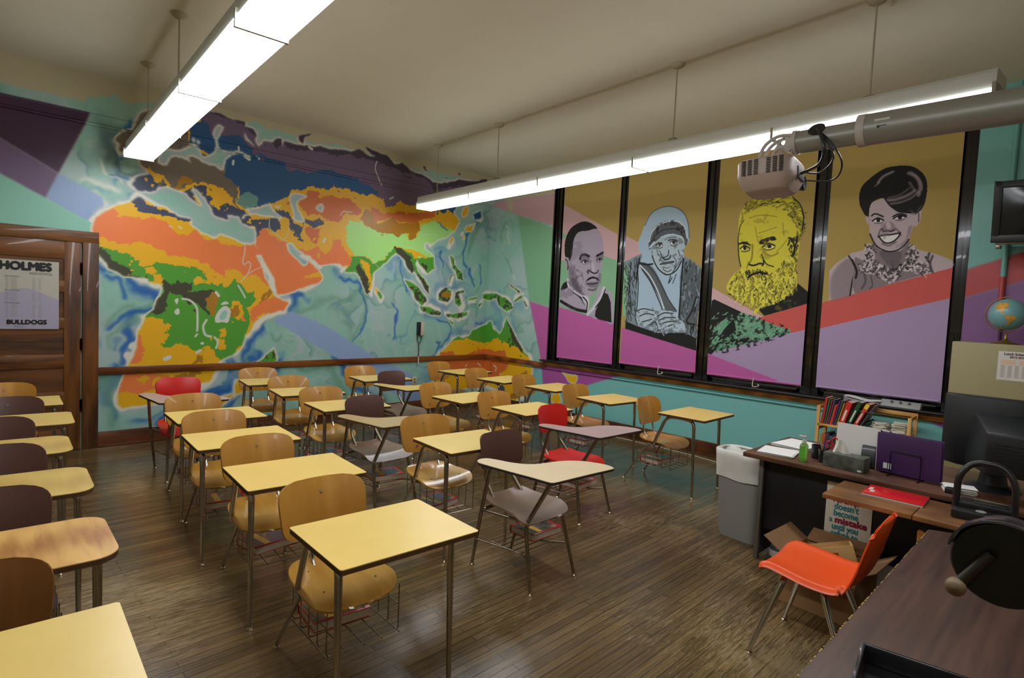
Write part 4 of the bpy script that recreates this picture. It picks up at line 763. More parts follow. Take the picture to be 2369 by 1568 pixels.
def make_combo(lam, edge, seat_m, back_m, shape='rect', name='student_desk'):
    root = empty(name)
    if shape == 'rect': out = rrect(-.305, -.235, .305, .235, .012, 3)
    else: out = rrect(-.31, -.235, .31, .235, .085 if shape == 'round' else .05, 6)
    top_part(root, out, lam, edge)
    chair_parts(root, seat_m, back_m, dx=-.045)
    leg(root, [(-.255, -.135, .006), (-.252, -.11, .705), (-.25, .02, .715), (-.25, .17, .705), (-.24, .30, .405), (-.14, .33, .402)], (.010, .0155), chrome, .075)
    leg(root, [(.255, -.135, .006), (.252, -.11, .705), (.15, -.09, .712), (-.2, -.07, .712)], (.010, .0155), chrome, .07)
    leg(root, [(-.195, .64, .006), (-.16, .40, .395), (-.15, .26, .405), (-.13, .16, .400), (.02, .15, .398)], (.009, .0125), chrome, .06)
    leg(root, [(.175, .64, .006), (.14, .40, .395), (.11, .26, .405), (.09, .16, .400), (.0, .15, .398)], (.009, .0125), chrome, .06)
    for x in (-.10, .07): M().tube(round_bend([(x, .24, .412), (x, .43, .415), (x, .50, .50), (x, .508, .66)], .06, 7), .0095, 10).build('backrest_support', bright, root, smooth=60)
    M().box((0, 0, .7165), (.44, .30, .006)).tube([(-.2, .1, .712), (.2, .1, .712)], .009, 8).build('underframe', steel, root)
    basket(root); return root
def make_tablet(lam, edge, seat_m, back_m, boxy=True, splay=True, name='tablet_arm_desk'):
    """seat with a writing board whose narrow arm runs back along the sitter's right"""
    root = empty(name)          # origin under the near left corner of the board
    out = [(.0, .03), (.012, .008), (.04, 0), (.30, -.018), (.50, -.035), (.53, -.02), (.545, .02), (.54, .08), (.50, .17), (.43, .235), (.36, .268), (.28, .285), (.20, .31), (.14, .36), (.105, .43), (.085, .50), (.06, .565), (.02, .585), (-.02, .575), (-.045, .545), (-.05, .50), (-.03, .30), (-.01, .15)]
    o2 = [(a, b) for a, b in smooth_ring(out, 3)]
    top_part(root, o2, lam, edge, z=.74, th=.016)
    s = seat_mesh(.205, z=.445, boxy=True).build('seat', seat_m, root, smooth=70); s.location = (.30, .165, 0)
    b = back_mesh(.185, h=.115, zc=.735, y0=.545, tilt=.16, boxy=boxy, curve=.03).build('backrest', back_m, root, smooth=70); b.location = (.30, .165, 0)
    fx0, fx1, fy0, fy1 = .10, .50, .24, .74
    leg(root, [(fx0+.01, fy0-.02, .006), (.135, .30, .385), (.13, .10, .715), (.20, .06, .722), (.34, .05, .722)], (.010, .0135), steel, .05)
    leg(root, [(fx1+.01, fy0-.03, .006), (.46, .30, .40), (.40, .36, .415), (.18, .36, .415)], (.010, .012), steel, .04)
    leg(root, [(fx0+.02, fy1, .006), (.055, .60, .42), (.02, .50, .715), (.02, .38, .724)], (.010, .0125), steel, .05)
    leg(root, [(fx1-.02, fy1, .006), (.44, .60, .42), (.42, .72, .56), (.41, .742, .80)], (.010, .0125), steel, .05)
    M().tube(round_bend([(.06, .61, .41), (.18, .60, .415), (.19, .72, .55), (.19, .742, .80)], .05, 6), .0115, 10).build('backrest_support', steel, root, smooth=60)
    M().tube([(.055, .60, .415), (.44, .60, .415)], .009, 8).tube([(.14, .31, .40), (.06, .60, .41)], .009, 8).tube(curve_pts([(.125, .29, .20), (.17, .40, .18), (.08, .66, .20)], 6), .006, 8).tube(curve_pts([(.475, .27, .20), (.42, .45, .18), (.46, .67, .20)], 6), .006, 8).build('stretcher', steel, root, smooth=60)
    m = M()
    for k in range(6):
        y = .36+.26*k/5; m.tube([(.155, y, .186), (.43, y, .186)], .0028, 6)
    m.tube([(.16, .35, .183), (.16, .63, .183)], .0028, 6); m.tube([(.425, .35, .183), (.425, .63, .183)], .0028, 6); m.build('book_basket', steel, root, smooth=60)
    return root
PROTO = {}
def proto(key, fn):
    """first use returns the built desk itself, later uses a copy of it and of its parts"""
    if key not in PROTO: PROTO[key] = fn(); return PROTO[key]
    return copy_tree(PROTO[key])
def rect_yellow(): return make_combo(lam_y, dark_edge, seat_ply, ply)
DG = 'student desks with attached chairs'
GR = 'desks of the left row along the door side'
desks = [  # key, maker, x, y, rot deg, label
 ('A', rect_yellow, -5.205, -5.222, -2.6, 'largest yellow student desk, whole in view at the front, thick red book underneath'),
 ('A', rect_yellow, -5.145, -4.232, -4.5, 'yellow student desk directly behind the largest one at the front'),
 ('A', rect_yellow, -5.11, -3.345, -4.0, 'yellow student desk third from the front, two behind the largest one'),
 ('A', rect_yellow, -5.01, -2.53, -3.0, 'yellow student desk just in front of the red-chaired desk by the door'),
 ('A', rect_yellow, -3.925, -4.235, -4.5, 'yellow student desk directly behind the cream tablet-arm desk'),
 ('A', rect_yellow, -3.955, -2.620, -4.5, 'yellow student desk directly behind the tan curved desk with the brown chair'),
 ('A', rect_yellow, -3.935, -1.780, -8.0, 'yellow student desk one from the mural wall, below the painted island of the map'),
 ('A', rect_yellow, -3.955, -1.00, -8.0, 'leftmost yellow student desk in the row closest to the mural wall'),
 ('A', rect_yellow, -2.770, -1.235, -6.0, 'yellow student desk by the mural wall, wooden chair left of the small brown chair'),
 ('A', rect_yellow, -2.735, -2.845, 2.0, 'yellow student desk right of the tan curved desk, left of the red chair'),
 ('A', rect_yellow, -2.625, -3.605, -2.0, 'yellow student desk directly behind the pinkish tablet-arm desk'),
 ('A', rect_yellow, -1.370, -1.135, 5.0, 'yellow student desk standing in the far corner below the orange painted land'),
 ('A', rect_yellow, -1.400, -1.985, 4.5, 'yellow student desk second from the far corner, beside the window wall'),
 ('A', rect_yellow, -1.325, -2.765, 1.5, 'yellow student desk under the first portrait, third from the far corner'),
 ('A', rect_yellow, -1.435, -3.640, -4.5, 'yellow student desk under the second portrait, in front of the turquoise wall'),
 ('A', rect_yellow, -1.415, -4.600, 0.5, 'yellow student desk nearest the waste bin, rightmost of all desks'),
 ('A', rect_yellow, -6.435, -5.435, -3.0, 'yellow student desk cut off at the lower left corner, dark wooden chair behind'),
 ('R1', lambda: make_combo(lam_wood, dark_edge, pl_br, pl_br, 'round'), -6.345, -4.610, -2.0, 'wood-grain student desk with rounded corners, second from the camera at the left edge'),
 ('R2', lambda: make_combo(lam_wood2, dark_edge, pl_br, pl_br, 'round'), -6.290, -3.775, -3.0, 'faint-grained rounded yellow desk, third from the camera at the left edge'),
 ('R2', None, -6.265, -2.955, -3.0, 'faint-grained rounded yellow desk, fourth from the camera at the left edge'),
 ('R3', lambda: make_combo(lam_y2, dark_edge, pl_br, pl_br, 'soft'), -6.150, -2.130, -4.0, 'dull yellow desk with brown plastic chair, fifth from the camera at the left edge'),
 ('A', rect_yellow, -6.120, -1.330, -3.0, 'yellow student desk with wooden chair right in front of the door'),
 ('T1', lambda: make_tablet(lam_cream, blackband, pl_br2, pl_br), -4.175, -5.225, 1.0, 'cream tablet-arm desk with dark brown chair, green-covered red book underneath'),
 ('T2', lambda: make_tablet(lam_pink, blackband, pl_rd, pl_rd, boxy=False), -3.075, -4.715, 2.0, 'pinkish grey tablet-arm desk with a red plastic chair, in the middle right'),
 ('T3', lambda: make_tablet(lam_tan, dark_edge, pl_br2, pl_br, boxy=False), -4.205, -3.595, 3.0, 'tan tablet-arm desk with rounded brown chair, between the two wooden-chair rows'),
 ('T4', lambda: make_tablet(lam_y2, blackband, pl_br2, pl_br, boxy=False), -3.055, -2.215, 3.0, 'small yellow tablet-arm desk with dark brown chair, near the mural wall'),
 ('T5', lambda: make_tablet(lam_pink, blackband, pl_rd, pl_rd, boxy=False), -5.24, -1.855, -2.0, 'pinkish tablet-arm desk with red chair beside the door'),
]
DK_ = []
for key, fn, x, y, rz, lb in desks:
    r = proto(key, fn); r.location = (x, y, 0); r.rotation_euler = (0, 0, math.radians(rz)); tag(r, lb, 'desk', DG); DK_.append(r)
# the desk at the lower left has a darker chair: give it its own stained parts
for ch in DK_[16].children:
    if ch.name.startswith(('backrest', 'seat')) and 'support' not in ch.name:
        ch.data = ch.data.copy(); ch.data.materials[0] = ply_dk
# ------------------------------------------------------------------ textbooks in the wire baskets
def book_mats(tint):
    key = 'bookcover%s' % (tint,)
    if key in MT: return MT[key]
    m, nt, b = new_mat('book_cover_picture'); N = nt.nodes.new; L = nt.links.new
    tc = N('ShaderNodeTexCoord'); v = N('ShaderNodeTexVoronoi'); v.inputs['Scale'].default_value = 14; L(tc.outputs['Object'], v.inputs['Vector'])
    r = N('ShaderNodeValToRGB'); e = r.color_ramp; e.elements[0].color = (*lin((40, 44, 60)), 1); e.elements[1].color = (*lin((176, 160, 130)), 1); k = e.elements.new(.35); k.color = (*lin(tint), 1); k = e.elements.new(.6); k.color = (*lin((96, 84, 70)), 1)
    L(v.outputs['Distance'], r.inputs['Fac']); L(r.outputs['Color'], b.inputs['Base Color']); b.inputs['Roughness'].default_value = .25; MT[key] = m; return m
bred = mat('book_red_cover', (196, 28, 28), .3); bpage = mat('book_pages', (206, 196, 176), .8, var=.06, scale=60)
def make_book(tint, w=.27, d=.215, h=.045):
    r = empty('textbook')
    c = M().box((0, 0, .002), (w, d, .004)).box((0, 0, h-.002), (w, d, .004)).box((0, d/2-.002, h/2), (w, .004, h)).build('cover', bred, r, bevel=.0012)
    M().box((-.01, -.004, h+.0005), (w*.9, d*.86, .001)).build('cover_picture', book_mats(tint), c, smooth=0)
    M().bb((-w*.26, -d*.43, h+.001), (-w*.12, d*.40, h+.0016)).build('cover_stripe', K('stripe_yellow', (226, 176, 60), .3), c, smooth=0)
    M().box((0, -.003, h/2), (w-.012, d-.01, h-.008)).build('pages', bpage, r)
    return r
BT = {}
def book(tint, x, y, z, rz, label):
    if tint not in BT: BT[tint] = make_book(tint); r = BT[tint]
    else: r = copy_tree(BT[tint])
    r.location = (x, y+.06, z); r.rotation_euler = (0, 0, math.radians(rz)); return tag(r, label, 'book', 'textbooks in the baskets under the seats')
T_A, T_B, T_C = (120, 90, 60), (70, 96, 140), (44, 84, 66)
for tint, x, y, rz, lb in ((T_A, -5.19, -4.85, -6, 'thick red textbook in the basket under the nearest wooden chair'),
 (T_B, -5.12, -3.89, 8, 'red textbook in the basket of the second desk of the middle row'), (T_A, -5.09, -3.03, -8, 'red textbook in the basket of the third desk of the middle row'), (T_B, -5.0, -2.23, 5, 'red textbook in the basket of the fourth desk of the middle row'),
 (T_C, -3.71, -4.76, -2, 'red textbook with dark green picture under the cream tablet-arm desk'), (T_B, -3.92, -3.95, 12, 'red textbook in the basket of the desk behind the cream desk'),
 (T_A, -2.66, -4.27, 6, 'red textbook under the red chair of the pinkish desk in the middle right'), (T_B, -3.86, -3.16, -12, 'red textbook under the brown chair of the tan desk'), (T_B, -3.95, -2.29, 6, 'blue-pictured textbook in the basket behind the tan desk'),
 (T_A, -3.93, -1.46, -5, 'red textbook in the basket one desk from the mural wall'), (T_A, -2.61, -3.28, 4, 'red textbook under the wooden chair behind the pinkish desk'), (T_C, -1.41, -4.27, -6, 'textbook in the basket of the desk nearest the waste bin'),
 (T_A, -1.32, -2.42, 5, 'red textbook in the basket of the desk under the first portrait'), (T_B, -1.40, -3.32, 3, 'red textbook in the basket of the desk under the second portrait'), (T_A, -1.39, -1.72, 0, 'pinkish textbook in the basket of the second desk from the far corner')):
    book(tint, x, y, .1915, rz, lb)
# ------------------------------------------------------------------ hanging fluorescent fixtures
lens, nt, b_ = new_mat('glowing_lens'); b_.inputs['Base Color'].default_value = (.9, .9, .9, 1); b_.inputs['Emission Color'].default_value = (*lin((246, 250, 255)), 1); b_.inputs['Emission Strength'].default_value = LAMP
housing = mat('fixture_white_enamel', (196, 196, 186), .5)
canopy = mat('canopy_cream', (176, 168, 142), .6)
def fixture(p0, p1, n, stems, label, lens_z=2.945, w=.245):
    d = Vector((p1[0]-p0[0], p1[1]-p0[1], 0)); L = d.length; rz = math.atan2(d.y, d.x)
    r = empty('fluorescent_light', (p0[0], p0[1], 0), rz, label, 'ceiling light', 'rows of hanging fluorescent lights')
    zt = lens_z+.055; zh = lens_z+.165
    prof = [(-w/2*.93, zt), (w/2*.93, zt), (w/2*.92, zt+.012), (w/2*.88, zh-.02), (w/2*.8, zh), (-w/2*.8, zh), (-w/2*.88, zh-.02), (-w/2*.92, zt+.012)]
    M().prism(prof, 0, L, lambda a, b, h: (h, a, b)).build('housing', housing, r, smooth=20)
    for k in range(n):
        a = L*k/n+.008; b = L*(k+1)/n-.008; g = [(-w/2*.95, zt-.0005), (-w/2, zt-.008), (-w/2, lens_z+.012), (-w/2*.95, lens_z), (w/2*.95, lens_z), (w/2, lens_z+.012), (w/2, zt-.008), (w/2*.95, zt-.0005)]
        M().prism(g, a, b, lambda a_, b_, h: (h, a_, b_)).build('lens', lens, r, smooth=0)
    for k in range(n+1):
        x = L*k/n; x = min(max(x, .006), L-.006); M().bb((x-.009, -w/2-.005, lens_z-.005), (x+.009, w/2+.005, zt+.03)).build('end_plate' if k in (0, n) else 'joint_plate', K('joint_grey', (150, 146, 132), .7), r)
    inv = Matrix.Translation((p0[0], p0[1], 0)) @ Matrix.Rotation(rz, 4, 'Z'); inv = inv.inverted()
    for sx, sy in stems:
        q = inv @ Vector((sx, sy, 0)); yy = max(-.03, min(.03, q.y))
        s_ = M().tube([(q.x, q.y, CEIL-.01), (q.x, yy, zh+.03)], .006, 8).build('stem', canopy, r)
        M().lathe([(.0001, -.035), (.03, -.033), (.055, -.018), (.062, 0)], (q.x, q.y, CEIL)).build('canopy', canopy, s_)
        M().box((q.x, yy, zh+.02), (.06, .05, .04)).build('bracket', K('bracket_metal', (150, 146, 130), .4, .6), s_, bevel=.004)
    return r
d1 = (.26/3.85); x1 = -5.108
fixture((x1, -.44), (x1-d1*7.56, -8.0), 6, [(-5.115, -.83), (-5.2, -2.15), (-5.42, -5.9)], 'left row of glowing fluorescent lights running overhead toward the door side')
d2 = .085; x2 = -1.715
fixture((x2, -.50), (x2-d2*6.22, -6.72), 5, [(-1.779, -.873), (-1.893, -2.173), (-2.084, -4.568), (-2.17, -6.046)], 'right row of glowing fluorescent lights hanging in front of the painted shades')
# ------------------------------------------------------------------ teacher's corner
dkw = wood('dark_walnut_laminate', (56, 37, 30), (94, 65, 50), .35, (.9, 10, 6), .1, 2.0, 2.6, band=.08); dkw2 = wood('walnut_desk_top', (74, 46, 34), (106, 70, 52), .38, (7, 1.1, 6), .1, 2.5, 2.0)
ret_w = wood('return_top_wood', (104, 66, 34), (150, 100, 56), .38, (7, 1.0, 6), .1, 2.5, 2.2); oak = wood('return_oak', (120, 72, 26), (158, 102, 42), .45, (1.1, 1.1, 7), 0, 3, 2.4)
blkp = mat('black_panel', (16, 16, 18), .45); metal_g = mat('grey_enamel', (108, 106, 98), .4, .4)
# back desk, long side toward the camera
r = empty('teacher_desk', (-2.15, -6.35, 0), 0, 'walnut-topped metal desk with black front panel, holding papers and tissues', 'desk')
def loc(p): return (p[0]+2.15, p[1]+6.35, p[2])
M().bb(loc((-2.56, -7.30, .715)), loc((-1.73, -5.55, .745))).build('desktop', dkw2, r, bevel=.003)
M().bb(loc((-2.44, -7.15, .22)), loc((-2.42, -5.66, .715))).build('front_panel', blkp, r, bevel=.004)
for a, b in ((-5.63, -5.66), (-7.15, -7.2)):
    M().bb(loc((-2.47, b, 0)), loc((-2.43, a, .715))).build('leg', metal_g, r, bevel=.004); M().bb(loc((-1.86, b, 0)), loc((-1.82, a, .715))).build('leg', metal_g, r, bevel=.004)
M().bb(loc((-2.43, -5.66, .03)), loc((-1.84, -5.64, .715))).build('side_panel', blkp, r)
M().bb(loc((-2.3, -7.15, .05)), loc((-1.84, -6.72, .71))).build('pedestal', metal_g, r)
# return table in front of it
r = empty('return_table', (-2.85, -6.7, 0), 0, 'narrow brown wooden table with seam in its top, in front of the black panel', 'table')
def l2(p): return (p[0]+2.85, p[1]+6.7, p[2])
M().bb(l2((-3.02, -6.615, .695)), l2((-2.625, -6.20, .72))).bb(l2((-3.02, -7.45, .695)), l2((-2.625, -6.619, .72))).build('tabletop', ret_w, r, bevel=.003)
M().bb(l2((-2.99, -7.40, .36)), l2((-2.66, -6.66, .64))).build('drawer_box', oak, r, bevel=.003)
M().bb(l2((-2.97, -7.40, .64)), l2((-2.66, -6.66, .695))).build('apron', blkp, r)
for y in (-6.66, -7.38):
    for x in (-2.98, -2.68): M().bb(l2((x-.015, y-.02, 0)), l2((x+.02, y+.02, .64))).build('leg', oak, r, bevel=.003)
# large desk in the foreground
r = empty('front_desk', (-4.2, -7.1, 0), 0, 'large dark walnut desk filling the lower right corner, chipped yellowish edge', 'desk')
def l3(p): return (p[0]+4.2, p[1]+7.1, p[2])
P = [(-5.05, -6.716), (-3.262, -6.727), (-3.085, -7.12), (-3.085, -7.5), (-5.05, -7.5)]
M().prism([(x+4.2, y+7.1) for x, y in P], .712, .74).build('desktop', dkw, r, smooth=0)
rn = random.Random(4); m = M()
for k in range(150):
    x = rn.uniform(-5.0, -3.28); y = -6.716-(x+5.05)/1.788*.011; m.box((x+4.2, y+7.1-.0005, .7395), (rn.uniform(.003, .014), .004, .003))
tag(m.build('chipped_edge', K('chip_yellow', (170, 140, 70), .7), r, smooth=0), kind='stuff')
M().bb(l3((-5.0, -7.45, .06)), l3((-4.5, -6.78, .712))).bb(l3((-3.7, -7.45, .06)), l3((-3.3, -6.98, .712))).build('pedestal', dkw, r, bevel=.004)
for x in (-4.98, -4.55, -3.66, -3.34):
    for y in (-7.4, -7.02): M().cyl(l3((x, y, 0)), l3((x, y, .06)), .02, 10).build('leg', metal_g, r)
# black tray on it
r = empty('paper_tray', (-4.83, -6.985, .7405), math.radians(8), 'shallow black plastic tray on the near edge of the dark desk', 'tray')
tb = mat('black_plastic', (24, 24, 26), .35, coat=.2, var=.2, scale=10)
m = M(); w, d, h = .34, .30, .055
m.box((0, 0, .003), (w-.02, d-.02, .006))
for sx in (-1, 1): m.box((sx*(w/2-.004), 0, h/2), (.008, d, h)); m.box((0, sx*(d/2-.004), h/2), (w, .008, h))
m.build('tray_body', tb, r, bevel=.003)
M().lathe([(.03, 0), (.028, .01), (.012, .014), (.0001, .014)], (.1, .02, .006)).build('tray_knob', K('tray_grey', (60, 56, 52), .5), r)
# orange chair
r = empty('plastic_chair', (-3.385, -6.33, 0), math.radians(0), 'bright orange moulded plastic chair with chrome legs by the cardboard box', 'chair')
orange = mat('orange_plastic', (240, 88, 30), .32, var=.03, scale=6)
prof = curve_pts([(.235, .395), (.225, .425), (.18, .448), (.08, .438), (-.04, .425), (-.13, .432), (-.19, .475), (-.225, .56), (-.25, .66), (-.275, .755), (-.295, .80)][0:11] and [(.235, .395, 0), (.225, .428, 0), (.18, .448, 0), (.08, .438, 0), (-.04, .425, 0), (-.13, .432, 0), (-.19, .475, 0), (-.225, .56, 0), (-.25, .66, 0), (-.275, .755, 0), (-.295, .80, 0)], 4)
PR = np.array(prof)[:, :2]; cum = np.concatenate([[0], np.cumsum(np.hypot(*np.diff(PR, axis=0).T))]); cum /= cum[-1]
def shell(i, j):
    t = .5-.5*math.cos(PI*j) if False else j
    y = float(np.interp(t, cum, PR[:, 0])); z = float(np.interp(t, cum, PR[:, 1])); u = 2*i-1
    w = float(np.interp(t, [0, .02, .06, .3, .5, .62, .85, .94, .98, 1], [.11, .17, .215, .235, .225, .205, .205, .185, .13, .03]))
    e = abs(u)**3
    up = .028*e*(1 if t < .55 else 0.2); fw = .03*e*(1 if t > .5 else 0)
    rim = -.03*max(0, (abs(u)-.93)/.07)
    return (u*w, y+fw, z+up+rim)
sh = M().sheet(shell, 33, 49, .007).build('seat_shell', orange, r, smooth=70)
for x in (-.11, .11):
    m = M(); disc(m, (x, .14, .452), (0, 0, 1), .009, .003); m.build('rivet', bright, sh)
for sx in (-1, 1):
    leg(r, [(sx*.235, .235, .006), (sx*.15, .12, .40), (0, .12, .415)], (.011, .0155), bright, .05); leg(r, [(sx*.215, -.21, .006), (sx*.14, -.05, .40), (0, -.05, .412)], (.011, .0155), bright, .05)
M().box((0, .035, .412), (.16, .22, .008)).build('mounting_plate', metal_g, r)
# waste bin with liner
r = empty('waste_bin', (-2.17, -5.41, 0), math.radians(-6), 'grey waste bin with a white liner folded over its rim, beside the walnut desk', 'bin')
bing = mat('bin_grey_plastic', (150, 148, 142), .5, var=.03, scale=4); liner = mat('bin_liner_film', (226, 224, 216), .35, var=.04, scale=14, bump=.5)
def ring(z, sx, sy, seg=40, n=5, wob=0.0, sd=0):
    out = []
    for k in range(seg):
        a = 2*PI*k/seg; c, s_ = math.cos(a), math.sin(a); q = (abs(c)**n+abs(s_)**n)**(-1/n)
        rr = 1+wob*math.sin(a*7+sd)+wob*.6*math.sin(a*13+sd*2); out.append((c*q*sx*rr, s_*q*sy*rr, z+wob*.5*math.sin(a*5+sd)))
    return out
def loft(rings):
    m = M(); seg = len(rings[0]); vs = [p for q in rings for p in q]
    m.add(vs, [(i*seg+k, i*seg+(k+1) % seg, (i+1)*seg+(k+1) % seg, (i+1)*seg+k) for i in range(len(rings)-1) for k in range(seg)]); return m
m = loft([ring(0, .085, .145), ring(.03, .088, .15), ring(.62, .115, .19), ring(.655, .122, .20), ring(.655, .112, .19), ring(.60, .107, .182), ring(.05, .082, .142)]); m.add(ring(.0, .085, .145), [tuple(range(39, -1, -1))]); m.add(ring(.05, .082, .142), [tuple(range(40))]); m.build('bin_body', bing, r, smooth=50)
loft([ring(.455, .121, .195, wob=.012, sd=1), ring(.50, .122, .196, wob=.02, sd=2), ring(.56, .125, .20, wob=.016, sd=3), ring(.61, .126, .203, wob=.012, sd=1), ring(.66, .126, .205, wob=.006), ring(.666, .12, .199, wob=.006), ring(.64, .108, .185, wob=.02, sd=4), ring(.5, .09, .16, wob=.06, sd=5), ring(.35, .06, .12, wob=.1, sd=6), ring(.2, .045, .09, wob=.1, sd=7)]).build('bin_liner', liner, r, smooth=60)
# cardboard box with crate inside
card = mat('cardboard', (164, 124, 80), .8, var=.06, scale=5); card_in = mat('cardboard_inside', (136, 100, 64), .85, var=.08, scale=5)
r = empty('cardboard_box', (-2.76, -6.19, 0), math.radians(-3), 'open cardboard box with raised flaps behind the orange chair', 'box')
m = M(); bx, by, bz = .19, .20, .285
for sx in (-1, 1): m.box((sx*bx, 0, bz/2), (.005, 2*by, bz)); m.box((0, sx*by, bz/2), (2*bx, .005, bz))
m.box((0, 0, .003), (2*bx, 2*by, .006)); m.build('box_body', card, r, smooth=0)
for nm, c, d, rt in (('flap', (0, by+.055, bz+.035), (2*bx, .004, .13), ('X', -58)), ('flap', (bx+.04, 0, bz+.02), (.004, 2*by, .12), ('Y', 65)), ('flap', (-bx-.055, .02, bz-.045), (.004, 2*by-.06, .14), ('Y', 55)), ('flap', (0, -by-.045, bz+.03), (2*bx, .004, .12), ('X', 58))):
    M().box((0, 0, 0), d, Matrix.Rotation(math.radians(rt[1]), 3, rt[0])).build(nm, card_in, r, smooth=0, loc=c)
text_mesh('REMANUFACTURED', .035, (-bx-.0035, .10, .15), (0, -1, 0), (0, 0, 1), K('box_print', (110, 76, 48), .8), r, wscale=1)
r = empty('wooden_crate', (-2.74, -6.20, .245), math.radians(14), 'pale wooden crate with red printed marks tilted inside the cardboard box', 'crate')
r.rotation_euler = (math.radians(-18), math.radians(12), math.radians(18))
pine = wood('crate_pine', (176, 134, 76), (206, 164, 100), .6, (7, 1.1, 6)); m = M()
for sx in (-1, 1): m.box((sx*.11, 0, .05), (.012, .26, .10)); m.box((0, sx*.125, .05), (.22, .012, .10))
m.box((0, 0, .005), (.22, .25, .008)); m.build('crate_body', pine, r, bevel=.002)
M().box((-.1165, .0, .05), (.001, .09, .035)).build('red_stamp', K('stamp_red', (150, 40, 30), .7), r, smooth=0)
# poster fixed to the front panel
r = empty('paper_poster', (-2.445, -6.19, .38), 0, 'white paper poster with teal and maroon lettering on the black desk panel', 'poster')
wp = mat('poster_paper', (214, 206, 186), .7); M().box((0, 0, .01), (.003, .26, .52)).build('paper_sheet', wp, r, smooth=0)
tl, mr = K('print_teal', (24, 128, 138), .6), K('print_maroon', (140, 22, 66), .6)
for k, (t, c, b, sz) in enumerate((('An error', mr, .002, .15), ("doesn't", tl, .0016, .135), ('become', tl, .0016, .135), ('mistake', mr, .003, .175), ('until you', tl, .0016, .145), ('refuse to', tl, .0016, .15), ('correct', tl, .0016, .14), ('it', tl, .0016, .025))):
    text_mesh(t, .056, (-.0028, -.018 if t == 'mistake' else .012, .149-k*.044), (0, -1, 0), (0, 0, 1), c, r, 'lettering', 'CENTER', b, width=sz)
text_mesh('a', .05, (-.0028, .095, .017), (0, -1, 0), (0, 0, 1), tl, r, 'lettering', 'CENTER', .001)
# small white things under the desk
for k, (x, y, h, lb) in enumerate(((-2.30, -5.74, .20, 'clear plastic container with white tools under the walnut desk, nearer the bin'), (-2.28, -5.88, .22, 'clear plastic container under the walnut desk beside the cardboard box'))):
    r = empty('storage_container', (x, y, 0), .2*k, lb, 'container')
    M().lathe([(.055, 0), (.06, .005), (.062, .04), (.058, .05)]).build('base', K('white_plastic', (214, 212, 204), .4), r)
    gl = K('clear_plastic', (190, 196, 198), .15); gl.node_tree.nodes['Principled BSDF'].inputs['Transmission Weight'].default_value = .8
    M().lathe([(.055, .05), (.055, h-.03), (.04, h), (.0001, h)]).build('clear_cover', gl, r, smooth=50)
    M().cyl((0, 0, .04), (.0, .02, h-.04), .009, 10).build('white_rod', K('white_plastic', (214, 212, 204), .4), r)
# --- on the walnut desk
TZ = .7455
paper = mat('white_paper', (226, 224, 220), .7)
def stack(x, y, rz, w, d, n, lb, nm='paper_stack', cat='papers'):
    r = empty(nm, (x, y, TZ), rz, lb, cat); rr = random.Random(int(x*100)+n); m = M()
    for k in range(n): m.box((rr.uniform(-.006, .006), rr.uniform(-.006, .006), .0012+k*.0024), (w, d, .0018), Matrix.Rotation(rr.uniform(-.05, .05), 3, 'Z'))
    m.build('sheets', paper, r, smooth=0); return r
stack(-2.36, -5.715, .12, .24, .22, 5, 'white loose papers at the left end of the walnut desk'); stack(-2.03, -5.72, -.1, .30, .24, 8, 'untidy pile of printed papers behind the hand sanitizer')
r = empty('sanitizer_bottle', (-2.455, -5.905, TZ), 0, 'clear pump bottle of green hand sanitizer on the walnut desk', 'bottle')
gl = mat('sanitizer_green', (150, 214, 96), .08); gl.node_tree.nodes['Principled BSDF'].inputs['Transmission Weight'].default_value = .6
m = loft([ring(0, .028, .020, 24, 4), ring(.006, .031, .022, 24, 4), ring(.10, .031, .022, 24, 4), ring(.115, .022, .017, 24, 3), ring(.122, .012, .012, 24, 2)]); m.add(ring(0, .028, .020, 24, 4), [tuple(range(23, -1, -1))]); m.build('bottle_body', gl, r, smooth=50)
M().cyl((0, 0, .12), (0, 0, .138), .013, 16).cyl((0, 0, .138), (0, 0, .160), .004, 10).box((-.008, .008, .164), (.014, .045, .008)).build('pump', K('white_plastic', (214, 212, 204), .4), r)
M().sheet(lambda i, j: (-.0318+.0*i, .016-.032*i, .02+.07*j), 2, 2, .0008).build('bottle_label', K('sanitizer_label', (96, 186, 60), .4), r)
r = empty('pencil_cup', (-2.36, -6.005, TZ), 0, 'black cup of pens and pencils beside the tissue box', 'cup')
M().lathe([(.03, 0), (.036, .004), (.04, .085), (.037, .085), (.033, .006), (.0001, .006)]).build('cup_body', tb, r, smooth=40)
for k, (c, a) in enumerate((((60, 120, 90), .1), ((180, 160, 60), .7), ((40, 60, 160), 1.6), ((30, 30, 34), 2.6), ((190, 60, 50), 3.5))):
    M().cyl((.008*math.cos(a*2), .008*math.sin(a*2), .01), (.03*math.cos(a*2), .03*math.sin(a*2), .12+.01*k), .0038, 8).build('pen', K('pen%d' % k, c, .4), r)
tag(M().lathe([(.028, 0), (.032, .004), (.034, .09), (.03, .09), (.027, .006), (.0001, .006)], (-2.29, -5.935, TZ)).build('marker_cup', tb), 'smaller black cup directly behind the green sanitizer', 'cup')
r = empty('scissors', (-2.335, -6.03, TZ+.03), 0, 'red-handled scissors standing in the black pencil cup', 'scissors'); rs = mat('red_handle_plastic', (226, 52, 40), .35)
m = M()
for k, (dy, dz) in enumerate(((-.022, .115), (.012, .085))):
    m.tube([(.0, dy+.017*math.cos(t*PI/8), dz+.024*math.sin(t*PI/8)) for t in range(17)], .0045, 8, False)
m.tube([(0, -.012, .09), (0, -.004, .055)], .005, 8).tube([(0, .006, .062), (0, .0, .04)], .005, 8).build('handles', rs, r, smooth=60); M().box((0, 0, .015), (.003, .012, .07)).build('blades', bright, r)
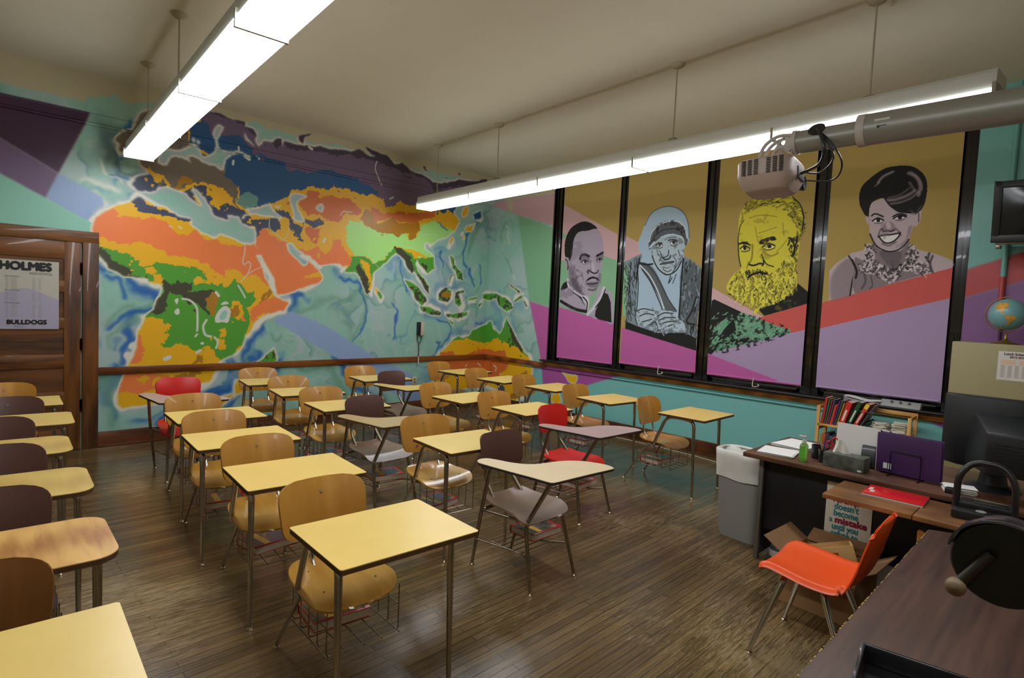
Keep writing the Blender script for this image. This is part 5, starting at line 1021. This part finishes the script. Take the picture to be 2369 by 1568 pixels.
r = empty('tissue_box', (-2.405, -6.145, TZ), math.radians(-3), 'grey-green patterned tissue box with a white tissue sticking out', 'tissue box')
M().box((0, 0, .045), (.12, .235, .09)).build('box_body', mat('marbled_card', (80, 86, 76), .45, var=.55, scale=22), r, bevel=.003)
def tis(i, j):
    u = 2*i-1; s_ = j; return (.012*math.sin(u*6+s_*3)*(1-s_*.3), .03+u*.055*(1-.62*s_)+.012*s_, .09+.085*s_-.01*abs(u))
M().sheet(tis, 14, 10, .0015).build('tissue', K('tissue_white', (230, 228, 220), .9), r, smooth=60)
M().box((-.0606, -.095, .012), (.001, .022, .012)).build('logo_patch', K('white_plastic', (214, 212, 204), .4), r, smooth=0)
r = empty('telephone', (-2.25, -6.23, TZ), 0, 'small black slanted handset standing behind the tissue box', 'phone')
M().box((0, 0, .07), (.03, .085, .14), Matrix.Rotation(.25, 3, 'Y')).build('handset_body', tb, r, bevel=.008)
r = empty('paper_board', (-2.20, -6.17, TZ), math.radians(-6), 'large blank white sheet standing upright behind the tissue box', 'paper')
M().box((0, 0, .125), (.004, .31, .25), Matrix.Rotation(.10, 3, 'Y')).build('sheet', paper, r, smooth=0)
# purple binder in a wire rack
r = empty('binder', (-2.335, -6.455, TZ+.006), math.radians(-6), 'large dark purple folder standing upright in a black wire rack', 'folder')
pur = mat('purple_folder', (72, 40, 92), .45, var=.05, scale=5); rt = Matrix.Rotation(-.06, 3, 'Y')
M().box((0, 0, .125), (.004, .335, .245), rt).box((.045, 0, .125), (.004, .335, .245), rt).build('cover', pur, r, bevel=.001)
M().box((.022, .008, .12), (.036, .33, .23), rt).build('pages', K('binder_pages', (206, 200, 196), .8), r, smooth=0)
M().box((-.0055, .115, .045), (.001, .022, .035)).box((-.0055, .09, .045), (.001, .018, .035)).build('sticker', paper, r, smooth=0)
r = empty('wire_rack', (-2.345, -6.455, TZ), math.radians(-6), 'black wire rack holding the purple folder upright', 'rack'); bw = mat('black_wire', (20, 20, 22), .4, .5)
M().tube(round_bend([(-.012, .085, .004), (-.014, .085, .155), (-.014, -.075, .155), (-.012, -.075, .004)], .02, 5), .003, 8).tube([(-.06, .085, .004), (.07, .085, .004)], .003, 8).tube([(-.06, -.075, .004), (.07, -.075, .004)], .003, 8).tube(round_bend([(.062, .165, .004), (.062, .165, .25), (.04, .165, .255)], .02, 5), .004, 8).tube([(.062, .165, .004), (.062, -.075, .004)], .003, 8).build('wires', bw, r, smooth=60)
r = empty('spiral_notebook', (-2.735, -6.485, .7205), math.radians(2), 'red glossy notebook lying on the narrow brown table', 'notebook')
M().box((0, 0, .0105), (.225, .285, .003)).build('cover', mat('red_glossy_cover', (214, 26, 30), .2), r, bevel=.001); M().box((0, 0, .005), (.222, .282, .009)).build('pages', K('binder_pages', (206, 200, 196), .8), r, smooth=0)
M().box((.02, .12, .0125), (.06, .02, .0006)).box((-.03, .105, .0125), (.05, .02, .0006)).build('white_print', K('print_pink', (236, 190, 186), .4), r, smooth=0)
# black device with arched handle
r = empty('hole_punch', (-2.76, -6.87, .7205), math.radians(3), 'heavy black desk punch with a tall arched handle on the narrow brown table', 'punch')
M().box((0, 0, .022), (.22, .25, .044)).box((.03, 0, .055), (.12, .21, .03)).build('base', tb, r, bevel=.008)
M().tube(round_bend([(-.02, .115, .03), (-.02, .112, .20), (-.0, .06, .275), (.0, -.06, .275), (-.02, -.112, .20), (-.02, -.115, .03)], .07, 8), .0155, 14).build('handle', tb, r, smooth=60)
M().lathe([(.0001, 0), (.022, 0), (.022, .0015), (.0001, .0015)], (-.06, .01, .044)).build('round_sticker', K('silver_print', (190, 190, 190), .3), r)
M().box((.05, -.02, .075), (.02, .14, .012)).build('lever', steel, r, bevel=.003)
# big black monitor seen from behind
r = empty('computer_monitor', (-2.05, -6.84, TZ), 0, 'bulky black tube monitor seen from behind on the walnut desk', 'monitor'); mb = mat('monitor_black', (24, 25, 28), .45, var=.05, scale=6)
def bez(i, j):
    u = 2*i-1; return (.0-.05*(1-u*u)*0+.10*abs(u)**2*0, u*.27, .10+.42*j)
M().prism([(-.27, .0), (-.27, -.06), (-.18, -.13), (0, -.16), (.18, -.13), (.27, -.06), (.27, .0)], .10, .52, lambda a, b, h: (b+.06, a, h)).build('front_housing', mb, r, bevel=.008)
tp = M(); a = [(-.06, -.21, .12), (-.06, .15, .12), (-.06, .12, .44), (-.06, -.21, .44)]; b = [(-.36, -.22, .13), (-.36, .02, .13), (-.36, .02, .36), (-.36, -.22, .36)]
tp.add(a+b, [(0, 1, 2, 3), (7, 6, 5, 4), (0, 4, 5, 1), (1, 5, 6, 2), (2, 6, 7, 3), (3, 7, 4, 0)]); tp.build('rear_housing', mb, r, bevel=.012)
m = M()
for k in range(6): m.box((-.361, -.10, .20+.02*k), (.002, .17, .005))
m.build('vent_slots', blkp, r, smooth=0)
M().lathe([(.13, 0), (.13, .01), (.07, .03), (.055, .12)], (-.1, 0, 0)).build('stand', mb, r, smooth=40)
stack(-2.40, -6.72, .3, .10, .14, 14, 'small stack of printed papers beside the monitor', 'paper_stack')
r = empty('cable_box', (-2.47, -6.70, TZ), .1, 'small black power adapter on the walnut desk beside the folder', 'adapter'); M().box((0, 0, .014), (.05, .07, .028)).build('adapter_body', tb, r, bevel=.005)
# pencil sharpener close to the camera, on its post
r = empty('storage_cabinet', (-5.42, -7.47, 0), 0, 'tall wooden cabinet just right of the view carrying the pencil sharpener', 'cabinet')
M().bb((-.25, -.20, 0), (.25, .205, 1.285)).build('cabinet_body', oak, r, bevel=.004); M().bb((-.254, -.19, .05), (-.25, .19, 1.23)).build('door', oak, r, bevel=.002)
r = empty('pencil_sharpener', (-5.50, -7.205, 1.286), 0, 'black hand-crank pencil sharpener close to the camera at the right edge', 'pencil sharpener')
sb = mat('sharpener_black', (20, 20, 21), .28, coat=.3, var=.2, scale=30); RY = Matrix.Rotation(-PI/2, 3, 'Y') @ Matrix.Identity(3)
M().box((.03, -.035, .02), (.09, .06, .04)).box((.03, -.015, .05), (.05, .05, .06)).build('mount', sb, r, bevel=.004)
M().lathe([(.0001, 0), (.050, 0), (.058, .006), (.058, .02), (.052, .06), (.035, .085), (.0001, .09)], (.06, .070, .068), 36, Matrix.Rotation(PI/2, 3, 'Y')).build('body', sb, r, smooth=50)
M().lathe([(.0001, 0), (.056, 0), (.0585, .003), (.0585, .008), (.0001, .008)], (.052, .070, .066), 36, Matrix.Rotation(PI/2, 3, 'Y')).build('face_disc', mat('sharpener_dark_disc', (16, 16, 16), .4), r, smooth=40)
M().sheet(lambda i, j: (.035+.07*j, .070+.060*math.cos(PI*(.02+.96*i)), .078+.052*math.sin(PI*(.02+.96*i))*(1-.25*j)), 24, 6, .003).build('hood', mat('sharpener_hood', (46, 48, 52), .2, coat=.5), r, smooth=60)
c = M().tube([(.044, .082, .080), (.038, .114, .028)], .0075, 12).build('crank_arm', mat('crank_bronze', (44, 42, 32), .45, .3), r, smooth=50)
M().lathe([(.0001, 0), (.008, .001), (.0125, .008), (.0125, .016), (.008, .022), (.0001, .023)], (.044, .116, .025), 20, Matrix.Rotation(-PI/2, 3, 'Y')).build('crank_knob', mat('crank_knob_wood', (112, 92, 66), .5), c, smooth=60)
# ------------------------------------------------------------------ bookshelf, books and things by the window wall
pin = wood('pine_shelf', (196, 142, 74), (222, 172, 100), .5, (7, 1.1, 6)); pinv = wood('pine_upright', (196, 142, 74), (222, 172, 100), .5, (6, 6, 1.0))
r = empty('bookshelf', (-.24, -5.73, 0), 0, 'open pine bookshelf under the window holding books and napkins', 'shelf')
for y in (.385, -.365):
    for x in (-.14, .10): M().box((x, y, .42), (.03, .03, .85)).build('upright', pinv, r, bevel=.003)
    for z in (.83, .62, .25): M().box((-.02, y, z), (.22, .014, .03)).build('side_slat', pin, r, bevel=.002)
for z in (.66, .33, .06): M().box((-.02, .01, z), (.27, .75, .018)).build('shelf_board', pin, r, bevel=.002)
M().box((.10, -.17, .845), (.02, .42, .035)).box((-.14, -.17, .845), (.014, .42, .0)).build('top_rail', pin, r, bevel=.002)
rr = random.Random(8); cols = [((196, 50, 44), .024, .26, 6), ((34, 104, 66), .018, .25, 7), ((190, 56, 60), .012, .24, 8), ((70, 76, 96), .016, .25, 9), ((218, 62, 44), .022, .20, 10), ((120, 70, 120), .010, .24, 11), ((60, 66, 70), .02, .25, 12), ((200, 176, 70), .010, .23, 13), ((214, 50, 34), .05, .25, 15), ((30, 84, 52), .036, .27, 20), ((220, 56, 40), .034, .27, 24), ((88, 84, 96), .012, .27, 27)]
names = ['red paperback', 'green paperback', 'thin crimson paperback', 'slate blue paperback', 'short orange-red paperback', 'thin violet paperback', 'charcoal paperback', 'thin yellow paperback', 'thick bright red book', 'dark green leaning book', 'red leaning book with yellow label', 'thin pictured leaning book']
y = -5.365
for k, (c, th, h, lean) in enumerate(cols):
    b = empty('book', (-.27, y-th/2, .670), 0, names[k]+', %s on the top shelf' % ('first from the left' if k == 0 else 'right of the '+names[k-1].split(' leaning')[0].split(' with')[0]), 'book', 'books on the upper shelf')
    a = math.radians(lean); th_ = th/math.cos(a)
    b.rotation_euler = (a, 0, 0) if False else (math.radians(lean), 0, 0)
    M().box((0, -th/2+.001, h/2), (.19, .0015, h)).box((0, th/2-.001, h/2), (.19, .0015, h)).box((-.094, 0, h/2), (.002, th, h)).build('cover', K('book_%d' % k, c, .4, var=.1, scale=20), b, smooth=0)
    M().box((.003, 0, h/2), (.18, max(.004, th-.004), h-.008)).build('pages', bpage, b, smooth=0)
    if k == 10: M().box((-.0955, 0, h-.03), (.001, th, .05)).build('spine_label', K('label_yellow', (236, 206, 40), .5), b, smooth=0)
    if k in (8, 9, 10): M().box((-.0957, 0, h*.45), (.001, th*.35, h*.45)).build('spine_text', K('label_pale', (226, 214, 196), .5), b, smooth=0)
    y -= th_+.002+(.0 if k < 8 else .012)
y = -5.37
for k, (c, th, h) in enumerate((((170, 140, 60), .02, .22), ((190, 90, 40), .025, .23), ((60, 50, 60), .03, .24), ((60, 70, 100), .03, .22), ((36, 34, 40), .04, .24), ((40, 60, 90), .03, .2), ((50, 44, 44), .05, .23))):
    b = empty('book', (-.27, y-th/2, .340), 0, ['yellow-spined', 'orange-brown', 'dark plum', 'slate', 'black', 'navy', 'dark brown'][k]+' book standing on the lower shelf behind the white sheet', 'book', 'books on the lower shelf')
    M().box((0, 0, h/2), (.19, th, h)).build('cover', K('lowbook_%d' % k, c, .45), b, bevel=.001); y -= th+.002
nap = mat('napkin_white', (214, 210, 196), .85, var=.05, scale=20)
for k, (yy, n) in enumerate(((-5.86, 9), (-6.0, 11))):
    r = empty('napkin_pile', (-.27, yy, .670), .2*k-.1, ('left' if k == 0 else 'right')+' pile of white napkins on the upper shelf of the pine bookshelf', 'napkins'); m = M()
    for q in range(n): m.box((rr.uniform(-.01, .01), rr.uniform(-.012, .012), .005+.0095*q), (.12, .11, .008), Matrix.Rotation(rr.uniform(-.25, .25), 3, 'Z'))
    m.build('napkins', nap, r, bevel=.002)
tag(M().tube([(-.30, -5.70, .69), (-.27, -5.80, .76)], .022, 14).build('green_tube', K('bottle_green', (20, 70, 56), .35)), 'dark green tube leaning between the books and the napkins', 'tube')
# on the sill
SZ = SILL+.0285
r = empty('paper_pile', (-.035, -5.63, SZ), .05, 'curled white papers on the black sill under the rightmost portrait', 'papers'); m = M()
for k in range(4): m.sheet(lambda i, j, k=k: (-.05+.1*j, -.16+.32*i, .004+.010*k+.014*math.sin(i*5+k)+.01*j*math.sin(i*3)), 16, 4, .0015)
m.build('sheets', paper, r, smooth=60)
r = empty('letter_tray', (-.02, -5.95, SZ), -.02, 'pale grey plastic tray with three dark notches on the black sill', 'tray'); gp = mat('grey_plastic', (146, 146, 144), .45)
m = M().prism([(-.06, 0), (.06, 0), (.045, .055), (-.02, .06)], -.16, .16, lambda a, b, h: (a, h, b)); m.build('tray_body', gp, r, bevel=.004)
for k in (-1, 0, 1): M().lathe([(.0001, 0), (.013, 0), (.013, .003), (.0001, .003)], (-.036, k*.07, .045), 14, Matrix.Rotation(-1.2, 3, 'Y')).build('notch', blkp, r)
# ------------------------------------------------------------------ beige cabinet with globe and notice, wall television
r = empty('filing_cabinet', (-.36, -6.80, 0), 0, 'olive beige metal cabinet against the window wall with a notice on it', 'cabinet'); be = mat('beige_enamel', (150, 138, 96), .45, var=.04, scale=2)
M().bb((-.24, -.42, 0), (.28, .425, 1.555)).build('cabinet_body', be, r, bevel=.006); M().bb((-.246, -.41, .02), (-.238, .415, 1.50)).build('door', be, r, bevel=.002)
r = empty('notice_sheet', (-.6075, -6.79, 1.39), 0, 'printed schedule sheet taped to the beige cabinet', 'notice')
M().box((0, 0, 0), (.002, .235, .225)).build('paper_sheet', K('notice_paper', (214, 206, 196), .7), r, smooth=0)
text_mesh('Lunch Schedule', .027, (-.0015, .085, .085), (0, -1, 0), (0, 0, 1), K('ink_dark', (60, 24, 34), .6), r, bold=.0008, wscale=.9); text_mesh('2015-2016', .022, (-.0015, .05, .062), (0, -1, 0), (0, 0, 1), K('ink_dark', (60, 24, 34), .6), r, bold=.0008)
m = M(); m.box((-.0015, .055, .03), (.0006, .085, .035)).box((-.0015, -.05, .03), (.0006, .085, .035)); m.build('tinted_table', K('tint_peach', (222, 186, 156), .7), r, smooth=0)
m = M()
for i in range(5):
    for k in range(9): m.box((-.0015, .085-.042*i, .0-.0105*k), (.0006, .024, .004))
m.build('table_rows', K('ink_grey', (140, 134, 130), .7), r, smooth=0)
# globe
r = empty('globe', (-.42, -6.69, 1.5565), 0, 'blue desk globe on a brass stand on top of the beige cabinet', 'globe')
br = mat('brass', (150, 124, 66), .35, .8)
M().lathe([(.095, 0), (.09, .006), (.05, .016), (.02, .03), (.010, .05), (.010, .075), (.0001, .08)]).build('stand', br, r, smooth=40)
gm, nt, b = new_mat('globe_map'); N = nt.nodes.new; L = nt.links.new; tc = N('ShaderNodeTexCoord'); n = N('ShaderNodeTexNoise'); n.inputs['Scale'].default_value = 9.0; n.inputs['Detail'].default_value = 6; L(tc.outputs['Object'], n.inputs['Vector'])
rp = N('ShaderNodeValToRGB'); e = rp.color_ramp; e.interpolation = 'CONSTANT'; e.elements[0].color = (*lin((112, 158, 160)), 1); e.elements[1].position = .70; e.elements[1].color = (*lin((196, 176, 90)), 1); L(n.outputs['Fac'], rp.inputs['Fac']); L(rp.outputs['Color'], b.inputs['Base Color']); b.inputs['Roughness'].default_value = .3
gb = M().lathe([(max(.0001, .125*math.sin(PI*k/24)), -.125*math.cos(PI*k/24)) for k in range(25)], (0, 0, 0), 40, Matrix.Rotation(.4, 3, 'X')).build('sphere', gm, r, smooth=60, loc=(0, 0, .235))
def gpatch(name, pts, rgb, off=.0012):
    """a land mass laid on the ball; points are offsets right, up in ball radii as seen from the room"""
    m = M(); P = smooth_ring(pts, 3); c = (sum(p[0] for p in P)/len(P), sum(p[1] for p in P)/len(P)); vs = []; n = len(P)
    t = Vector((-.96, -.06, .0)).normalized(); rt = Vector((0, -1, 0)); upv = Vector((0, 0, 1))
    def q(a, b): return (t*math.sqrt(max(0, 1-a*a-b*b))+rt*a+upv*b).normalized()*(.125+off)
    K_ = 5
    for k in range(K_+1):
        for p in P: s_ = k/K_; vs.append(q(c[0]+(p[0]-c[0])*s_, c[1]+(p[1]-c[1])*s_))
    m.add(vs, [(k*n+i, k*n+(i+1) % n, (k+1)*n+(i+1) % n, (k+1)*n+i) for k in range(K_) for i in range(n)]); return m.build(name, K('globe_%s' % name, rgb, .35, var=.25, scale=40), gb, smooth=60)
gpatch('land', [(-.05, -.12), (.2, -.08), (.42, -.18), (.38, -.34), (.2, -.45), (.1, -.68), (.02, -.62), (.02, -.42), (-.1, -.25)], (206, 150, 60)); gpatch('land', [(-.5, .62), (-.15, .72), (.05, .6), (-.05, .42), (-.2, .35), (-.18, .2), (-.3, .12), (-.42, .25), (-.62, .35)], (206, 120, 100)); gpatch('land', [(-.34, .12), (-.24, .10), (-.12, 0), (-.06, -.08), (-.14, -.05), (-.28, .04)], (200, 110, 90))
M().tube([(.0, .14*math.sin(a), .235+.14*math.cos(a)) for a in [i*PI/20-PI*.02 for i in range(23)]], .004, 8).build('meridian_ring', br, r, smooth=60)
# television on a wall bracket
r = empty('television', (-.28, -6.86, 2.62), 0, 'black tube television mounted high on the window wall at the right edge', 'television'); r.rotation_euler = (0, math.radians(-6), math.radians(4))
tvb = mat('television_black', (36, 35, 34), .45)
m = M(); m.bb((-.20, -.33, -.20), (-.14, -.28, .24)).bb((-.20, .28, -.20), (-.14, .33, .24)).bb((-.20, -.33, .19), (-.14, .33, .24)).bb((-.20, -.33, -.24), (-.14, .33, -.18)); m.build('bezel', tvb, r, bevel=.006)
M().sheet(lambda i, j: (-.172-.018*(1-(2*i-1)**2)*(1-(2*j-1)**2), -.285+.57*i, -.185+.38*j), 13, 13, .01).build('screen', mat('television_glass', (26, 27, 27), .15), r, smooth=70)
tp = M(); a = [(-.14, -.32, -.22), (-.14, .32, -.22), (-.14, .32, .23), (-.14, -.32, .23)]; b = [(.16, -.18, -.16), (.16, .18, -.16), (.16, .18, .14), (.16, -.18, .14)]; tp.add(a+b, [(0, 1, 2, 3), (7, 6, 5, 4), (0, 4, 5, 1), (1, 5, 6, 2), (2, 6, 7, 3), (3, 7, 4, 0)]); tp.build('rear_shell', tvb, r, bevel=.01)
M().box((0, 0, -.245), (.36, .60, .02)).box((-.02, .28, -.275), (.30, .03, .03)).box((-.02, -.28, -.275), (.30, .03, .03)).build('shelf_bracket', steel, r, bevel=.003); M().bb((.14, -.06, -.28), (.31, .06, .10)).build('wall_arm', tvb, r, bevel=.004)
# ------------------------------------------------------------------ projector on its tube
grm = mat('tube_grey_paint', (150, 148, 140), .38, .35); light_grey = mat('arm_pale_grey', (186, 178, 170), .45)
r = empty('extension_tube', (-2.9, -6.2, 2.72), 0, 'thick grey telescoping tube reaching in from the right to carry the projector', 'arm')
M().cyl((0, .32, -.008), (0, -.02, -.008), .064, 32).build('inner_tube', grm, r, smooth=40)
M().cyl((0, -.03, 0), (0, -1.90, 0), .083, 36).build('outer_tube', grm, r, smooth=40)
M().cyl((0, -.005, -.0), (0, -.045, 0), .086, 36).build('collar', light_grey, r, smooth=40); M().cyl((0, .335, -.008), (0, .31, -.008), .070, 32).build('end_ring', light_grey, r, smooth=40)
M().lathe([(.0001, 0), (.045, 0), (.045, .004), (.0001, .004)], (-.047, .20, .036), 24, Matrix.Rotation(-.95, 3, 'Y')).build('cable_hole', blkp, r)
M().box((-.0815, -.13, .02), (.002, .07, .012), Matrix.Rotation(-.2, 3, 'Y')).build('nameplate', K('plate_white', (206, 200, 194), .4), r, smooth=0); M().box((-.083, -.13, -.012), (.001, .045, .004)).box((-.083, -.115, -.016), (.001, .01, .012)).build('printed_mark', blkp, r, smooth=0)
M().lathe([(.0001, 0), (.16, 0), (.16, .01), (.0001, .01)], (0, -1.90, 0), 24, Matrix.Rotation(PI/2, 3, 'X')).build('wall_flange', grm, r)
# cast bracket
m = M()
for x in (-.035, .035):
    m.tube(curve_pts([(x, .34, .03), (x, .42, .035), (x, .49, -.005), (x, .52, -.07), (x, .52, -.10)], 5), .011, 8); m.tube(curve_pts([(x, .34, -.055), (x, .39, -.03), (x, .43, -.05), (x, .45, -.10)], 5), .011, 8); m.tube([(x, .38, .03), (x, .43, -.04)], .007, 8); m.tube([(x, .44, .025), (x, .40, -.035)], .007, 8)
m.box((0, .485, -.105), (.10, .13, .014)).box((0, .36, -.01), (.075, .03, .09)); m.build('cast_bracket', light_grey, r, bevel=0)
r = empty('projector', (-2.82, -5.71, 2.535), math.radians(4), 'pale rounded projector with a slotted side hanging below the grey tube', 'projector'); r.rotation_euler = (math.radians(-3), math.radians(4), math.radians(4)); pj = mat('projector_shell', (184, 166, 156), .45, var=.03, scale=5)
def pshape(i, j):
    a = 2*PI*i; v = 2*j-1; n = 4.5; c, s_ = math.cos(a), math.sin(a); q = (abs(c)**n+abs(s_)**n)**(-1/n)
    t = 1-max(0, -v)**1.6*.38; t *= (1-max(0, v-.86)/.14*.10)
    return (-c*q*.185*t, s_*q*.165*(1-max(0, -v)**1.8*.25)*(1-max(0, v-.86)/.14*.08), v*.092)
m = M().sheet(pshape, 57, 25); m.add([pshape(i/56, 1) for i in range(56)], [tuple(range(56))]); m.add([pshape(i/56, 0) for i in range(56)], [tuple(range(55, -1, -1))]); m.build('shell', pj, r, smooth=50)
m = M()
for a in range(7):
    for b in range(9):
        if a == 3: continue
        m.box((-.1885, -.115+.036*a+.0, -.012+.0105*b), (.006, .024, .0048))
m.build('vent_slots', K('slot_dark', (60, 50, 46), .8), r, smooth=0)
M().box((.02, -.162, .01), (.13, .02, .07)).build('port_panel', K('port_dark', (70, 62, 58), .6), r, bevel=.004); M().lathe([(.0001, 0), (.045, 0), (.05, .02), (.042, .03), (.0001, .018)], (.14, -.13, -.01), 28, Matrix.Rotation(PI/2, 3, 'X')).build('lens_ring', tb, r, smooth=40)
M().box((-.06, -.1655, -.045), (.03, .003, .01)).build('side_slot', blkp, r); M().box((0, .01, .098), (.12, .12, .015)).build('mount_plate', light_grey, r, bevel=.003)
for k, (P, lb) in enumerate((([(-2.955, -6.00, 2.755), (-2.985, -6.04, 2.70), (-2.985, -6.06, 2.62), (-2.93, -6.02, 2.56), (-2.85, -5.90, 2.54)], 'thick black cable hanging from the tube hole to the projector'),
    ([(-2.95, -6.01, 2.75), (-2.97, -6.09, 2.66), (-2.93, -6.14, 2.55), (-2.86, -6.08, 2.48), (-2.83, -5.92, 2.50)], 'looping black cable swinging out right of the projector'),
    ([(-2.95, -6.0, 2.75), (-2.97, -6.06, 2.68), (-2.95, -6.10, 2.58), (-2.90, -6.02, 2.52), (-2.80, -5.89, 2.56)], 'middle black cable between the tube and the projector'))):
    tag(M().tube(curve_pts(P, 7), .009 if k == 0 else .005, 10).build('projector_cable', tb, smooth=60), lb, 'cable')
# ------------------------------------------------------------------ poster on the door, small fittings, cables
r = empty('school_poster', (-5.905, -.030, 1.56), 0, 'white school schedule poster with black lettering taped to the oak door', 'poster')
M().box((0, 0, 0), (.44, .002, .655)).build('paper_sheet', mat('poster_white', (186, 182, 170), .5), r, smooth=0)
M().sheet(lambda i, j: (-.22+.44*i, -.0012-.0, -.327+(.33+.06*math.sin(i*4))*j), 16, 2).build('lilac_wash', K('poster_lilac', (166, 162, 182), .5), r, smooth=0)
ink = K('ink_black', (16, 16, 20), .5); ing = K('ink_faint', (132, 128, 124), .7)
text_mesh('HOLMES', .104, (-.222, -.0022, .236), (1, 0, 0), (0, 0, 1), ink, r, bold=.0075, width=.375); text_mesh('HIGH SCHOOL', .034, (-.005, -.0022, .195), (1, 0, 0), (0, 0, 1), K('ink_mid', (110, 106, 100), .6), r, width=.175); text_mesh('BULLDOGS', .056, (-.17, -.0022, -.28), (1, 0, 0), (0, 0, 1), ink, r, bold=.004, width=.29)
text_mesh('PRIDE', .026, (-.115, -.0022, -.313), (1, 0, 0), (0, 0, 1), ing, r); text_mesh('Bell Schedule', .02, (-.18, -.0022, .165), (1, 0, 0), (0, 0, 1), ing, r); text_mesh('Bell Schedule', .02, (-.18, -.0022, .035), (1, 0, 0), (0, 0, 1), ing, r); text_mesh('Bell Schedule', .02, (-.18, -.0022, -.085), (1, 0, 0), (0, 0, 1), ing, r)
for x, w in ((-.165, .02), (-.115, .045), (.03, .02), (.075, .02)):
    m = M()
    for k in range(30):
        if k not in (9, 10, 18, 19): m.box((x, -.0022, .155-.0125*k), (w, .0006, .004))
    m.build('schedule_column', K('ink_rows', (158, 154, 150), .7), r, smooth=0)
r = empty('wall_phone', (-1.36, -.012, 1.26), 0, 'small black and white wall box with a hanging black cord beside the map', 'wall phone')
M().box((-.03, -.02, 0), (.05, .045, .20)).build('dark_side', tb, r, bevel=.004); M().box((.025, -.022, 0), (.065, .05, .20)).build('pale_side', K('box_pale', (196, 184, 166), .5), r, bevel=.004)
M().tube(curve_pts([(-.04, -.02, -.10), (-.05, -.02, -.17), (-.02, -.02, -.24), (-.02, -.022, -.44), (-.03, -.034, -.50)], 5), .006, 8).tube(curve_pts([(.02, -.02, -.10), (.02, -.02, -.17), (-.015, -.02, -.24)], 5), .005, 8).build('cord', tb, r, smooth=60); M().tube([(-.03, -.036, -.42), (-.03, -.036, -.53)], .008, 8).build('cord_plug', K('white_plastic', (214, 212, 204), .4), r)
r = empty('wall_outlet', (-1.42, -.004, .47), 0, 'cream wall outlet plate under the chair rail behind the brown chair', 'outlet'); M().box((0, -.004, 0), (.075, .008, .12)).build('plate', K('plate_cream', (210, 196, 150), .5), r, bevel=.002); M().box((0, -.009, .02), (.03, .003, .025)).box((0, -.009, -.02), (.03, .003, .025)).build('sockets', K('socket_dark', (110, 100, 80), .5), r)
# painted conduit along the window wall: takes each field's colour
cond = M(); P = [(-.012, -.17, .60), (-.012, -.17, .73), (-.012, -.21, .768), (-.012, -5.34, .772)]; P = round_bend(P, .04, 5)
cm = [K('conduit_orange', (206, 104, 40), .35), K('conduit_yellow', (216, 160, 20), .35), K('conduit_teal', (126, 180, 166), .35), K('conduit_magenta', (140, 66, 124), .35), K('conduit_aqua', (96, 170, 170), .35)]
cuts = [(-.60, 0), (-.88, 1), (-1.12, 2), (-2.62, 3), (-9, 4)]
start = 0; zc = .752
def seg_c(y0, y1, mi): cond.m = mi; cond.tube([(-.012, y0, zc), (-.012, y1, zc)], .0095, 10)
cond.m = 0; cond.tube(round_bend([(-.012, -.16, .58), (-.012, -.16, zc), (-.012, -.30, zc)], .05, 6), .0095, 10)
seg_c(-.30, -.60, 0); seg_c(-.60, -.88, 1); seg_c(-.88, -1.12, 2); seg_c(-1.12, -2.62, 3); seg_c(-2.62, -5.34, 4)
tag(cond.build('wall_conduit', cm, smooth=60), 'thin painted conduit running under the chair rail along the window wall', 'conduit')
vp = M()
for a, b, mi in ((.95, 1.78, 0), (1.78, 2.12, 1), (2.12, CEIL, 2)): vp.m = mi; vp.tube([(-.022, -6.60, a), (-.022, -6.60, b)], .021, 12)
tag(vp.build('heating_pipe', [K('pipe_purple', (126, 84, 132), .4), K('pipe_red', (172, 62, 64), .4), K('pipe_teal', (106, 166, 154), .4)], smooth=60), 'vertical painted pipe on the wall behind the globe and television', 'pipe')
tag(M().tube(curve_pts([(-.16, -2.4, .006), (-.175, -2.82, .006), (-.165, -3.35, .006), (-.18, -3.93, .006), (-.23, -4.34, .006), (-.16, -4.9, .006), (-.2, -5.5, .006)], 8), .006, 8).build('floor_cable', K('cable_pale', (186, 176, 150), .5), smooth=60), 'pale cable lying on the floor along the window wall', 'cable')
tag(M().box((-2.905, -6.32, .0015), (.05, .028, .002), Matrix.Rotation(.3, 3, 'Z')).build('tape_piece', K('tape_blue', (70, 110, 170), .5)), 'small piece of blue tape on the floor in front of the cardboard box', 'tape')
# fittings on the plaster: sprinkler-like stub on the ceiling, loudspeaker bracket beside the first shade
r = empty('ceiling_fitting', (-2.05, -6.10, CEIL), 0, 'small white bent fitting on the ceiling above the right light row', 'fitting')
M().tube([(0, 0, -.01), (-.12, -.06, -.03)], .007, 8).lathe([(.03, -.02), (.034, -.008), (.034, 0)], (-.12, -.06, 0)).build('fitting_body', canopy, r)
